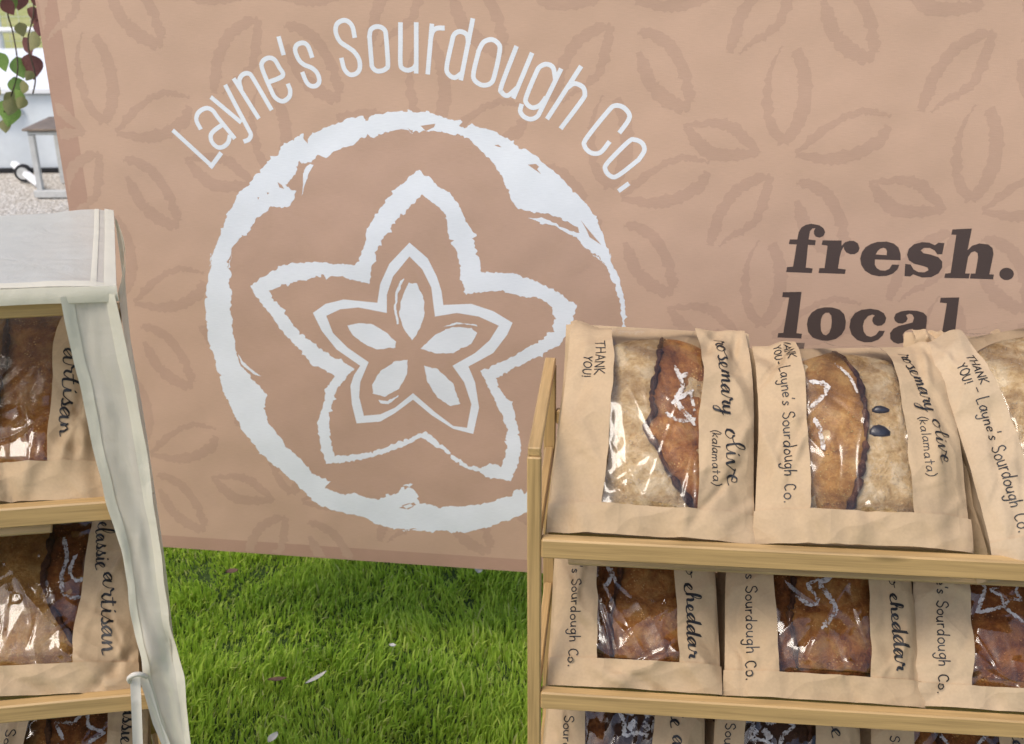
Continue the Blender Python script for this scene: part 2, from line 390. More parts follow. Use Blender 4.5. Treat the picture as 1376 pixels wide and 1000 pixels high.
# ------------------------------------------------------------------ banner
BR = empty('printed_banner', Matrix.Translation((0, 2.0, 0)) @ Matrix.Rotation(rad(-8), 4, 'Z'))
tag(BR, 'large tan fabric banner printed with a white star flower logo hanging behind the racks', 'banner')
bu = np.array([math.cos(rad(8)), -math.sin(rad(8)), 0]); bn = np.array([math.sin(rad(8)), math.cos(rad(8)), 0]); BP = np.array([0, 2., 0])
def bp(px, py):      # traced photo pixel -> metres on the banner cloth
    d = F+RR*(px-688)/1500.-UU*(py-500)/1500.; t = ((BP-CAM)@bn)/(d@bn); h = CAM+t*d-BP
    return (float(h@bu), float(h[2]))
BX0, BX1, BZ0, BZ1 = -.86, 1.62, .27, 1.86
mb = MB().box(((BX0+BX1)/2, .00071, (BZ0+BZ1)/2), (BX1-BX0, .0014, BZ1-BZ0)); mb.build('cloth', M_BAN, BR)
mb = MB().box(((BX0+BX1)/2, .00062, BZ0+.014), (BX1-BX0+.002, .00134, .030)); mb.build('hem', M_BAN_HEM, BR)
mb = MB().box((BX0+.017, .00062, (BZ0+BZ1)/2+.01), (.042, .00134, BZ1-BZ0-.03)); mb.build('hem', M_BAN_HEM, BR)
for x in (BX0+.03, BX1-.03):
    MB().tube([(x, .02, -.02), (x, .02, BZ1+.02)], .011, 10).build('pole', M_STEEL, BR, True)
MB().tube([(BX0, .02, BZ1+.01), (BX1, .02, BZ1+.01)], .010, 10).build('top_bar', M_STEEL, BR, True)

def jag(P, amp, step, seed, closed=True, spike=.0):
    P = resample(P, step, closed); rs = np.random.RandomState(seed); out = []; N = len(P)
    ns = rs.normal(0, 1, N); ns = .6*ns+.4*np.roll(ns, 1)
    for i in range(N):
        t = P[(i+1) % N]-P[i-1]; L = np.linalg.norm(t)+1e-9; n = np.array([-t[1], t[0]])/L; t = t/L
        a = ns[i]*amp
        if rs.rand() < spike: a *= 2.6
        out.append(P[i]+n*a+t*rs.normal(0, step*.22))
    return out
def fill(name, loops, mt, off, parent, extra=None):
    """even-odd filled flat print; loops are lists of 2D banner points"""
    v = []; e = []
    for lp in loops:
        n0 = len(v); v += [Vector((float(p[0]), float(p[1]))) for p in lp]; k = len(lp)
        e += [(n0+i, n0+(i+1) % k) for i in range(k)]
    r = delaunay_2d_cdt(v, e, [], 0, 1e-6); vv = np.array([tuple(p) for p in r[0]]); tris = [tuple(t) for t in r[2]]
    if not tris: return
    cen = np.array([vv[list(t)].mean(0) for t in tris]); ins = np.zeros(len(tris), int)
    for lp in loops:
        P = np.array([tuple(map(float, p)) for p in lp]); Q = np.roll(P, -1, 0)
        for a, b in zip(P, Q):
            c = (a[1] > cen[:, 1]) != (b[1] > cen[:, 1])
            with np.errstate(divide='ignore', invalid='ignore'):
                xx = (b[0]-a[0])*(cen[:, 1]-a[1])/(b[1]-a[1])+a[0]
            ins ^= (c & (cen[:, 0] < xx)).astype(int)
    keep = [t for t, k in zip(tris, ins) if k]
    V = [(p[0], -off, p[1]) for p in vv]
    keep = [t if ((vv[t[1]]-vv[t[0]])[0]*(vv[t[2]]-vv[t[0]])[1]-(vv[t[1]]-vv[t[0]])[1]*(vv[t[2]]-vv[t[0]])[0]) > 0 else t[::-1] for t in keep]
    return V, keep
def print_obj(name, jobs, mt, off, parent):
    mb = MB()
    for i, loops in enumerate(jobs):
        r = fill(name, loops, mt, off+i*4e-6, parent)
        if r: mb.add(*r)
    return mb.build(name, mt, parent)
def zc(s, ox, oy):
    return lambda pts: [bp(ox+x/s, oy+y/s) for x, y in pts]
z4 = zc(2.7765, 220, 0); z5 = zc(2.7778, 540, 0); z6 = zc(2.5, 260, 340); z7 = zc(2.5, 540, 340); z8 = zc(2.0417, 320, 210); z10 = zc(6.88, 380, 0); px = zc(1, 0, 0)
PXM = .00145    # metres per photo pixel on the banner

ring_out = z4([(910, 415), (830, 420), (775, 432), (762, 448), (752, 452), (745, 432), (700, 440), (640, 465), (575, 488), (555, 495), (535, 533), (522, 515), (522, 497), (500, 508), (470, 525), (440, 545), (425, 580), (400, 595), (370, 625), (335, 660), (320, 690), (275, 720), (262, 765), (235, 800), (222, 850), (200, 900), (190, 930), (178, 960), (174, 1000)]) + \
    z6([(60, 0), (55, 60), (48, 100), (40, 140), (38, 170), (42, 230), (50, 300), (66, 335), (75, 380), (85, 410), (90, 440), (108, 480), (125, 520), (145, 560), (160, 590), (190, 630), (225, 670), (260, 705), (300, 735), (340, 770), (370, 800), (400, 830), (430, 850), (490, 870), (540, 880), (575, 888), (610, 910), (680, 925), (750, 928)]) + \
    z7([(0, 930), (60, 934), (100, 935), (150, 932), (180, 942), (215, 940), (260, 928), (300, 918), (330, 905), (370, 892), (400, 880), (440, 862), (480, 830), (520, 780), (560, 700), (575, 640)])
ring_in = z7([(568, 640), (545, 690), (500, 740), (470, 765), (440, 762), (430, 790), (410, 812), (400, 790), (380, 795), (370, 815), (340, 820), (300, 838), (260, 842), (200, 852), (150, 850), (130, 857), (90, 845), (60, 840), (55, 815), (40, 795), (20, 782), (0, 780)]) + \
    z6([(735, 778), (710, 795), (700, 790), (680, 810), (655, 815), (620, 830), (570, 818), (540, 805), (510, 812), (480, 805), (455, 795), (440, 790), (460, 768), (420, 752), (400, 740), (370, 705), (350, 683), (310, 650), (300, 630), (270, 592), (250, 570), (245, 545), (235, 520), (247, 480), (225, 450), (200, 430), (180, 400), (160, 380), (145, 340), (140, 300), (130, 260), (130, 220), (122, 180), (130, 140), (120, 100), (128, 70), (112, 30), (130, 0)]) + \
    z4([(240, 1000), (250, 960), (258, 920), (275, 905), (290, 875), (312, 880), (325, 850), (345, 815), (385, 790), (400, 770), (440, 778), (470, 770), (485, 740), (495, 712), (470, 705), (455, 690), (490, 650), (505, 600), (520, 615), (540, 605), (575, 580), (605, 590), (640, 565), (670, 550), (705, 545), (740, 515), (785, 512), (830, 492), (880, 482), (912, 485), (930, 500)]) + \
    z5([(20, 480), (40, 500), (60, 485), (90, 492), (130, 488), (180, 500), (215, 503), (250, 515), (265, 535), (300, 565), (322, 590), (345, 610), (355, 640), (375, 655), (382, 690), (403, 710), (408, 745), (430, 775), (490, 793), (540, 795), (580, 812), (620, 830), (655, 850), (668, 870), (640, 865), (600, 850), (560, 830), (520, 812), (475, 815), (520, 832), (570, 842), (600, 862), (650, 885), (690, 930), (720, 950), (760, 985)]) + \
    z7([(640, 5), (675, 25), (690, 50), (712, 100), (725, 130), (735, 180), (740, 220), (740, 252)])
ring_tip = z7([(752, 250), (750, 210), (748, 170), (744, 140), (736, 110), (728, 85), (718, 55), (703, 25), (700, 0)]) + \
    z5([(780, 960), (770, 930), (760, 905), (745, 860), (720, 810), (700, 780), (680, 752), (640, 712), (600, 670), (560, 632), (522, 605), (500, 580), (440, 552), (400, 520), (360, 498), (330, 482), (290, 478), (262, 462), (235, 478), (215, 470), (218, 448), (180, 446), (150, 432), (100, 418), (50, 420), (20, 412)])
ring = jag(ring_out+ring_in+ring_tip, .0013, .0036, 3, True, .16)
nick = [z5([(470, 615), (500, 612), (512, 622), (505, 632), (520, 650), (498, 635)]), z5([(345, 542), (360, 540), (372, 550), (358, 548)]), z5([(668, 822), (690, 850), (745, 915), (700, 885), (690, 860)]),
        z4([(425, 680), (440, 690), (450, 705), (432, 700)]), z4([(350, 735), (357, 738), (352, 745)]), z4([(384, 718), (394, 720), (388, 726)]), z6([(690, 856), (740, 838), (748, 846), (712, 860)]), z7([(0, 848), (26, 840), (40, 852), (20, 862)]), z5([(70, 470), (125, 462), (120, 475), (90, 490)])]
whisk = [jag(z4([(520, 650), (530, 625), (548, 610), (560, 618), (545, 640), (535, 665), (524, 700), (516, 730), (520, 690)]), .0006, .004, 5), jag(z6([(150, 340), (170, 368), (195, 392), (228, 415), (205, 408), (178, 388), (160, 372)]), .0006, .004, 6)]
disc = px([(560, 165), (480, 175), (410, 205), (350, 255), (310, 320), (292, 400), (300, 490), (325, 560), (370, 620), (430, 670), (500, 695), (580, 700), (660, 690), (730, 655), (790, 600), (825, 530), (836, 450), (830, 380), (805, 320), (760, 262), (700, 210), (640, 178)])
print_obj('logo_disc', [[catmull(disc, 6, True)]], M_BAN_IN, .00003, BR)
print_obj('logo_ring', [[ring]+nick]+[[w] for w in whisk], M_WHITE, .0002, BR)
so1 = z8([(497, 38), (530, 65), (548, 82), (580, 100), (600, 125), (620, 165), (648, 215), (652, 250), (660, 278), (668, 320), (720, 320), (765, 322), (790, 335), (820, 345), (880, 375), (930, 410), (918, 460), (885, 518), (840, 540), (800, 560), (735, 592), (708, 610), (722, 645), (752, 680), (765, 730), (777, 790), (770, 840), (748, 892), (718, 885), (680, 880), (662, 865), (640, 862), (600, 842), (560, 806), (520, 782), (500, 770), (470, 790), (400, 815), (350, 830), (300, 838), (242, 845), (230, 810), (222, 770), (218, 730), (232, 690), (240, 640), (265, 602), (230, 582), (205, 575), (180, 540), (150, 512), (120, 480), (85, 430), (50, 385), (35, 355), (80, 325), (130, 295), (200, 290), (260, 296), (320, 297), (335, 270), (350, 240), (355, 200), (378, 160), (400, 130), (420, 105), (440, 85), (470, 55)])
si1 = z8([(505, 105), (540, 130), (570, 165), (575, 210), (590, 245), (605, 280), (612, 330), (625, 380), (665, 372), (720, 370), (760, 380), (800, 390), (820, 385), (860, 415), (868, 440), (862, 480), (820, 510), (760, 545), (700, 575), (665, 590), (690, 640), (715, 690), (738, 750), (735, 810), (722, 852), (690, 842), (665, 855), (640, 852), (600, 828), (560, 790), (540, 775), (515, 755), (490, 765), (450, 778), (400, 802), (330, 818), (265, 822), (255, 790), (250, 740), (252, 700), (270, 640), (318, 582), (290, 565), (265, 555), (200, 510), (150, 460), (125, 425), (85, 370), (130, 350), (200, 336), (270, 328), (330, 342), (360, 350), (365, 310), (385, 250), (415, 195), (430, 180), (455, 160), (480, 130)])
print_obj('logo_star', [[jag(so1, .0013, .0034, 8, True, .12), jag(si1, .0015, .0034, 9, True, .18)]], M_WHITE, .0002, BR)
s2 = z8([(470, 237), (520, 280), (545, 330), (558, 370), (563, 408), (640, 405), (700, 425), (753, 457), (738, 490), (700, 540), (632, 577), (650, 620), (661, 690), (645, 762), (590, 748), (530, 710), (480, 668), (430, 705), (390, 728), (325, 733), (312, 680), (308, 630), (318, 600), (335, 575), (270, 530), (230, 480), (205, 430), (240, 405), (290, 393), (382, 402), (390, 350), (415, 295)])
s2i = z8([(470, 275), (505, 310), (530, 360), (540, 440), (600, 430), (660, 440), (715, 465), (690, 505), (650, 540), (588, 575), (620, 620), (640, 680), (628, 745), (590, 740), (540, 702), (480, 650), (430, 690), (390, 708), (345, 712), (332, 660), (335, 620), (358, 565), (300, 525), (260, 485), (242, 438), (280, 420), (330, 415), (408, 430), (408, 380), (425, 330)])
print_obj('logo_inner_star', [[s2, s2i]], M_WHITE, .0002, BR)
pet = [[(478, 506), (500, 470), (512, 430), (508, 385), (488, 348), (468, 348), (455, 375), (445, 400), (442, 440), (458, 480)],
       [(300, 465), (330, 457), (370, 462), (410, 485), (433, 510), (430, 525), (380, 530), (340, 512), (312, 488)],
       [(500, 528), (540, 490), (590, 468), (640, 472), (657, 485), (640, 515), (590, 540), (545, 542)],
       [(465, 558), (430, 563), (390, 590), (368, 625), (370, 652), (400, 660), (440, 640), (463, 600)],
       [(510, 575), (545, 582), (590, 625), (608, 680), (580, 685), (545, 660), (520, 620)]]
for i, P in enumerate(pet):
    jobs = [[jag(z8(P), .0007, .004, 20+i, True, .08)]]
    print_obj('logo_petal', jobs, M_WHITE, .0002, BR)
fr = [jag(z8([(455, 335), (445, 342), (432, 375), (428, 420), (436, 462), (441, 462), (434, 420), (438, 378), (450, 348)]), .0008, .003, 41), jag(z8([(560, 470), (600, 455), (655, 462), (657, 467), (620, 460), (590, 464)]), .0007, .003, 42), jag(z8([(385, 668), (410, 672), (440, 655), (437, 662), (412, 680), (390, 678)]), .0007, .003, 43)]
for f in fr: print_obj('logo_speckle', [[f]], M_WHITE, .0002, BR)

def ribbon(mb, P, w, place, w2=None, off0=0.0, doff=2e-5):
    """flat stroke along 2D polyline P; place(xs, ys, offs) -> Nx3"""
    P = np.array([np.array(p, float) for p in P]); N = len(P); v = []; f = []; pts = []; offs = []
    for i in range(N):
        t = P[min(i+1, N-1)]-P[max(i-1, 0)]; L = np.linalg.norm(t)+1e-9; t = t/L; n = np.array([-t[1], t[0]])
        ww = (w2(t, i/(N-1)) if w2 else w)*.5
        q = P[i]+(-t*w*.35 if i == 0 else (t*w*.35 if i == N-1 else 0)) if not w2 else P[i]
        for s in (-1, 1): pts.append(q+n*ww*s); offs.append(off0+doff*i)
    pts = np.array(pts); v = place(pts[:, 0], pts[:, 1], np.array(offs))
    for i in range(N-1): f.append((2*i, 2*i+2, 2*i+3, 2*i+1))
    mb.add(v, f)
# arc title, one mesh per letter
def bplace(x, y, off): return np.stack([x, -.0002-off, y], -1)
def letters(defs):
    for nm, strokes in defs:
        mb = MB()
        for k, (pts, smooth) in enumerate(strokes):
            P = catmull(pts, 7) if smooth else resample(pts, .02)
            if not smooth and len(pts) > 2: P = pts
            ribbon(mb, P, .0082, bplace, None, k*.00001, 1e-7)
        mb.build('letter', M_WHITE, BR)
def rnd(T, S): return [(z(p), s) for z, p, s in S]
TITLE = [
 ('L', [(z4([(38, 490), (180, 620)]), 0), (z4([(177, 622), (212, 574)]), 0)]),
 ('a', [(z4([(136, 478), (122, 448), (130, 420), (158, 404), (182, 412), (200, 436), (232, 476), (262, 513)]), 1), (z4([(222, 464), (190, 486), (176, 505), (180, 530), (200, 549), (222, 548), (240, 532), (246, 510)]), 1)]),
 ('y', [(z4([(180, 366), (285, 454)]), 0), (z4([(232, 322), (275, 405), (315, 480), (325, 502), (318, 520), (303, 527)]), 1)]),
 ('n', [(z4([(264, 298), (352, 438)]), 0), (z4([(288, 330), (282, 300), (296, 278), (318, 275), (335, 295), (400, 406)]), 1)]),
 ('e', [(z4([(388, 308), (444, 283), (430, 250), (412, 222), (388, 217), (368, 232), (368, 258), (400, 335), (418, 366), (445, 378), (468, 362), (472, 338), (465, 318)]), 1)]),
 ("'", [(z4([(430, 142), (446, 200)]), 0)]),
 ('s', [(z10([(268, 520), (235, 430), (190, 397), (132, 415), (115, 470), (150, 555), (200, 600), (270, 630), (320, 680), (338, 750), (310, 792), (260, 795), (220, 760), (185, 680)]), 1)]),
 ('S', [(z10([(663, 335), (645, 250), (605, 200), (555, 190), (500, 225), (490, 300), (530, 385), (600, 435), (660, 480), (705, 550), (712, 630), (680, 680), (620, 690), (570, 640), (545, 550)]), 1)]),
 ('o', [(z10([(802, 340), (812, 280), (850, 250), (900, 250), (942, 280), (955, 340), (972, 590), (958, 632), (915, 655), (865, 655), (828, 620), (820, 570), (802, 345)]), 1)]),
 ('u', [(z10([(1088, 222), (1088, 400), (1088, 590), (1110, 635), (1160, 650), (1210, 630), (1230, 600)]), 1), (z10([(1234, 222), (1234, 665)]), 0)]),
 ('r', [(z5([(112, 95), (97, 272)]), 0), (z5([(107, 150), (114, 120), (130, 106), (154, 105)]), 1)]),
 ('d', [(z5([(264, 75), (221, 294)]), 0), (z5([(248, 160), (242, 130), (217, 118), (195, 130), (185, 165), (168, 245), (172, 275), (197, 290), (225, 272)]), 1)]),
 ('o', [(z5([(287, 190), (305, 158), (335, 148), (360, 163), (365, 192), (345, 285), (330, 312), (300, 318), (272, 300), (268, 270), (286, 195)]), 1)]),
 ('u', [(z5([(426, 178), (372, 320), (373, 345), (395, 357), (428, 330)]), 1), (z5([(484, 203), (418, 362)]), 0)]),
 ('g', [(z5([(592, 262), (522, 405), (505, 435), (480, 445), (455, 435), (442, 415), (446, 394)]), 1), (z5([(572, 290), (564, 252), (540, 240), (515, 250), (500, 275), (465, 360), (465, 385), (487, 402), (515, 393), (535, 368)]), 1)]),
 ('h', [(z5([(666, 252), (545, 440)]), 0), (z5([(622, 325), (645, 312), (675, 325), (683, 350), (672, 375), (596, 476)]), 1)]),
 ('C', [(z5([(815, 492), (845, 450), (848, 425), (825, 400), (795, 395), (770, 415), (690, 515), (682, 545), (705, 570), (740, 570), (772, 533)]), 1)]),
 ('o', [(z5([(885, 595), (905, 562), (897, 535), (870, 522), (845, 530), (768, 608), (760, 635), (780, 658), (808, 655), (882, 598)]), 1)]),
 ('.', [(z5([(843, 688), (813, 710)]), 0)])]
letters(TITLE)
zf = zc(4.095, 1040, 290); zl = zc(5.096, 1030, 380)
def ell(cx, cy, a, b, n=24): return [(cx+a*math.cos(2*math.pi*i/n), cy+b*math.sin(2*math.pi*i/n)) for i in range(n)]
SLAB = [
 [zf([(67, 310), (72, 282), (105, 280), (125, 158), (82, 156), (87, 130), (128, 130), (136, 90), (150, 65), (175, 50), (205, 44), (250, 52), (272, 68), (282, 90), (272, 112), (250, 121), (230, 115), (220, 100), (220, 82), (228, 68), (212, 70), (198, 85), (190, 130), (230, 135), (226, 162), (187, 160), (175, 285), (213, 290), (208, 315)])],
 [zf([(245, 315), (250, 288), (278, 288), (295, 165), (262, 160), (268, 135), (372, 136), (372, 165), (392, 145), (415, 138), (440, 138), (462, 152), (471, 178), (464, 198), (445, 211), (420, 212), (398, 202), (386, 185), (384, 170), (372, 190), (362, 225), (352, 290), (395, 295), (391, 320)])],
 [zf([(697, 245), (555, 240), (555, 268), (565, 288), (585, 300), (612, 302), (635, 292), (650, 268), (690, 270), (680, 295), (655, 318), (620, 331), (575, 333), (535, 324), (500, 302), (480, 270), (474, 235), (484, 200), (505, 172), (535, 154), (570, 144), (620, 142), (660, 153), (685, 175), (697, 210)]), zf([(560, 213), (620, 217), (622, 195), (615, 181), (602, 176), (585, 181), (570, 194)])],
 [zf([(718, 332), (722, 265), (752, 268), (768, 295), (795, 310), (828, 311), (850, 300), (845, 285), (820, 276), (770, 264), (742, 245), (732, 215), (742, 182), (770, 157), (815, 145), (855, 148), (885, 162), (905, 148), (938, 150), (926, 212), (898, 212), (885, 192), (858, 177), (825, 177), (808, 190), (822, 206), (860, 213), (905, 228), (926, 252), (926, 285), (905, 318), (865, 338), (815, 340), (765, 322), (750, 334)])],
 [zf([(937, 342), (942, 318), (972, 315), (1003, 105), (975, 104), (982, 75), (1089, 70), (1065, 190), (1090, 165), (1130, 152), (1180, 158), (1203, 178), (1208, 210), (1185, 322), (1210, 324), (1205, 350), (1078, 345), (1083, 318), (1108, 318), (1123, 230), (1120, 205), (1105, 195), (1085, 202), (1068, 228), (1052, 317), (1078, 318), (1072, 345)])],
 [zf(ell(1280, 320, 40, 34))],
 [zl([(75, 375), (80, 345), (115, 343), (155, 102), (107, 98), (112, 65), (240, 62), (205, 345), (243, 350), (238, 382)])],
 [zl([(276, 285), (285, 240), (310, 203), (350, 178), (400, 168), (450, 169), (500, 184), (532, 215), (544, 265), (538, 315), (515, 355), (475, 385), (420, 398), (365, 395), (315, 375), (285, 338)]), zl([(370, 290), (373, 250), (385, 222), (405, 205), (428, 206), (443, 225), (447, 262), (443, 305), (430, 342), (408, 360), (388, 353), (374, 330)])],
 [zl([(810, 330), (795, 362), (765, 390), (720, 407), (670, 408), (620, 392), (582, 355), (567, 305), (576, 250), (605, 208), (650, 185), (710, 178), (765, 186), (803, 208), (820, 240), (812, 272), (790, 292), (760, 296), (735, 284), (724, 262), (727, 240), (742, 224), (725, 218), (695, 228), (670, 258), (660, 295), (666, 335), (685, 362), (715, 371), (748, 358), (772, 328)])],
 [zl([(870, 408), (848, 385), (845, 345), (868, 315), (905, 295), (950, 285), (1000, 272), (1010, 240), (998, 218), (978, 212), (955, 222), (967, 245), (955, 268), (930, 280), (900, 277), (880, 262), (873, 240), (885, 212), (920, 196), (970, 189), (1030, 192), (1075, 205), (1098, 230), (1098, 265), (1085, 370), (1118, 375), (1112, 398), (1010, 402), (988, 385), (950, 408), (900, 418)]), zl([(938, 385), (933, 355), (950, 332), (975, 320), (1003, 315), (997, 350), (985, 375), (962, 388)])],
 [zl([(1155, 413), (1160, 383), (1195, 381), (1235, 140), (1187, 136), (1192, 103), (1320, 100), (1285, 383), (1323, 388), (1318, 420)])],
 [zl(ell(1395, 405, 42, 40))],
 [zl([(125, 410), (262, 412), (252, 470), (232, 600), (160, 600), (168, 470), (122, 440)])]]
for s in SLAB: print_obj('letter', [s], M_CHAR, .0002, BR)

# background flower motif, built once from the flower seen best and stamped on a lattice
fc = np.array(bp(1043, 217))
def z5r(pts): return [np.array(bp(860+x/2.667, y/2.667))-fc for x, y in pts]
PSTROKE = [([(515, 512), (470, 450), (455, 370), (462, 290), (480, 220), (512, 165)], (34, 34, 36, 26, 14, 8)), ([(515, 512), (565, 440), (588, 370), (592, 290), (580, 225), (555, 180)], (34, 50, 52, 48, 42, 34)),
           ([(560, 552), (640, 480), (720, 430), (800, 400), (850, 405), (900, 418)], (20, 34, 26, 24, 22, 10)), ([(560, 552), (640, 568), (720, 565), (800, 540), (860, 500), (893, 452)], (20, 36, 50, 50, 46, 24)),
           ([(425, 552), (380, 500), (330, 460), (280, 440), (220, 445), (155, 452)], (26, 40, 44, 36, 24, 10)), ([(425, 552), (360, 552), (290, 556), (240, 540), (200, 500), (165, 455)], (16, 44, 48, 50, 46, 20)),
           ([(468, 632), (400, 650), (340, 690), (290, 760), (265, 830), (250, 880)], (26, 38, 42, 44, 40, 26)), ([(468, 632), (450, 700), (425, 770), (380, 820), (320, 850), (285, 885)], (26, 40, 36, 28, 18, 10)),
           ([(560, 660), (620, 665), (680, 710), (715, 780), (730, 850), (735, 890)], (12, 44, 44, 42, 42, 30)), ([(560, 720), (578, 770), (600, 830), (640, 870), (690, 900), (735, 905)], (22, 44, 48, 54, 56, 30))]
va = (fc-np.array(bp(136, 188)))/2; vb = np.array(bp(1077, -60))-fc; f2 = (np.array(bp(806, 276))+np.array(bp(1298, 293))-va)/2
def clip_ok(p): return BX0+.02 < p[0] < BX1-.01 and BZ0+.02 < p[1] < BZ1-.01
nf = 0
for i in range(-3, 4):
    for jj in range(-16, 12):
        c = (fc if jj % 2 else f2)+va*i+vb*(jj//2)
        if not (BX0-.1 < c[0] < BX1+.1 and BZ0-.1 < c[1] < BZ1+.1): continue
        mb = MB(); nf += 1
        for k, (pts, ws) in enumerate(PSTROKE):
            P = catmull(z5r(pts), 7); n = len(P); rs = np.random.RandomState(k)
            wi = np.interp(np.linspace(0, 1, n), np.linspace(0, 1, len(ws)), ws)/2.667*.00137*.92
            v = []
            for q in range(n):
                t = P[min(q+1, n-1)]-P[max(q-1, 0)]; t = t/(np.linalg.norm(t)+1e-9); nn = np.array([-t[1], t[0]])
                for s in (-1, 1):
                    r = P[q]+nn*s*(wi[q]*.5+rs.normal(0, .0016))+c
                    r = np.array([min(max(r[0], BX0+.002), BX1-.002), min(max(r[1], BZ0+.002), BZ1-.002)])
                    v.append((r[0], -.00009-k*3e-6, r[1]))
            mb.add(v, [(2*q, 2*q+2, 2*q+3, 2*q+1) for q in range(n-1)])
        mb.build('flower_print', M_BAN_FL, BR)

# ------------------------------------------------------------------ stroke lettering for the bags
PR = {
 'T': (1.15, [[(0, 1.85), (1.0, 1.9)], [(.5, 1.87), (.47, 0)]]),
 'H': (1.15, [[(0, 1.9), (.03, 0)], [(.85, 1.9), (.88, 0)], [(.03, 1), (.87, .95)]]),
 'A': (1.2, [[(0, 0), (.52, 1.9), (.98, 0)], [(.2, .65), (.8, .68)]]),
 'N': (1.2, [[(0, 0), (.03, 1.9), (.9, 0), (.92, 1.9)]]),
 'K': (1.1, [[(0, 1.9), (.03, 0)], [(.8, 1.9), (.05, .85), (.9, 0)]]),
 'Y': (1.1, [[(0, 1.9), (.45, 1.0), (.45, 0)], [(.9, 1.9), (.45, 1.0)]]),
 'O': (1.3, [['s', (.5, 1.9), (.08, 1.45), (.05, .5), (.5, 0), (1.0, .5), (1.0, 1.45), (.5, 1.9)]]),
 'U': (1.2, [['s', (0, 1.9), (.02, .6), (.4, 0), (.82, .5), (.9, 1.9)]]),
 '!': (.5, [[(.1, 1.9), (.08, .5)], [(.07, .12), (.08, .0)]]),
 '-': (1.0, [[(.1, .8), (.7, .82)]]),
 'L': (1.0, [['s', (0, 1.95), (0, .8), (.05, .03), (.3, 0), (.75, .05)]]),
 'a': (1.05, [['s', (.7, .9), (.35, 1.0), (.02, .55), (.2, .03), (.55, .2), (.72, .85)], [(.72, 1.0), (.74, .1), (.85, 0)]]),
 'y': (1.0, [['s', (0, 1), (.05, .35), (.35, .08), (.65, .4)], ['s', (.7, 1), (.7, 0), (.62, -.7), (.3, -.9), (.02, -.6)]]),
 'n': (.95, [[(0, 1), (.02, 0)], ['s', (.02, .6), (.3, .98), (.6, .85), (.66, 0)]]),
 'e': (.92, [['s', (.05, .5), (.65, .58), (.5, .95), (.2, .92), (.0, .5), (.2, .04), (.65, .12)]]),
 "'": (.35, [[(.1, 2.05), (.02, 1.6)]]),
 's': (.8, [['s', (.55, .88), (.25, 1.0), (.08, .75), (.35, .5), (.55, .25), (.3, 0), (0, .1)]]),
 'S': (1.1, [['s', (.85, 1.6), (.55, 1.95), (.12, 1.7), (.15, 1.2), (.65, .9), (.85, .45), (.5, 0), (.02, .25)]]),
 'o': (1.0, [['s', (.4, 1), (.05, .7), (.08, .2), (.42, 0), (.75, .3), (.7, .8), (.38, 1)]]),
 'u': (1.0, [['s', (0, 1), (.02, .3), (.3, 0), (.62, .3), (.68, .95)], [(.68, 1), (.7, 0)]]),
 'r': (.75, [[(0, 1), (.02, 0)], ['s', (.02, .5), (.2, .92), (.5, .95)]]),
 'd': (1.05, [['s', (.68, .85), (.35, 1), (.02, .55), (.2, .03), (.55, .15), (.7, .7)], [(.75, 2.0), (.72, 0)]]),
 'g': (1.0, [['s', (.68, .85), (.35, 1), (.02, .6), (.2, .12), (.55, .25), (.7, .8)], ['s', (.72, 1), (.7, 0), (.6, -.75), (.25, -.9), (0, -.55)]]),
 'h': (.98, [[(0, 2.0), (.02, 0)], ['s', (.02, .6), (.3, .98), (.6, .85), (.64, 0)]]),
 'C': (1.1, [['s', (.8, 1.5), (.5, 1.75), (.1, 1.4), (.05, .5), (.4, 0), (.85, .2)]]),
 '.': (.4, [[(.1, .1), (.14, .0)]]),
 '(': (.5, [['s', (.35, 2.1), (.05, 1.3), (.05, .4), (.35, -.4)]]),
 ')': (.5, [['s', (.05, 2.1), (.35, 1.3), (.35, .4), (.05, -.4)]]),
 'k': (.9, [[(0, 1.8), (.02, 0)], [(.6, 1.1), (.03, .5), (.65, 0)]]),
 'l': (.4, [[(.1, 1.9), (.1, 0)]]),
 'm': (1.35, [[(0, 1), (.02, 0)], ['s', (.02, .6), (.25, .98), (.5, .8), (.52, 0)], ['s', (.52, .6), (.75, .98), (1.0, .8), (1.04, 0)]]),
 't': (.8, [[(.3, 1.7), (.3, 0)], [(0, 1.1), (.62, 1.12)]]),
 ' ': (.75, [])}
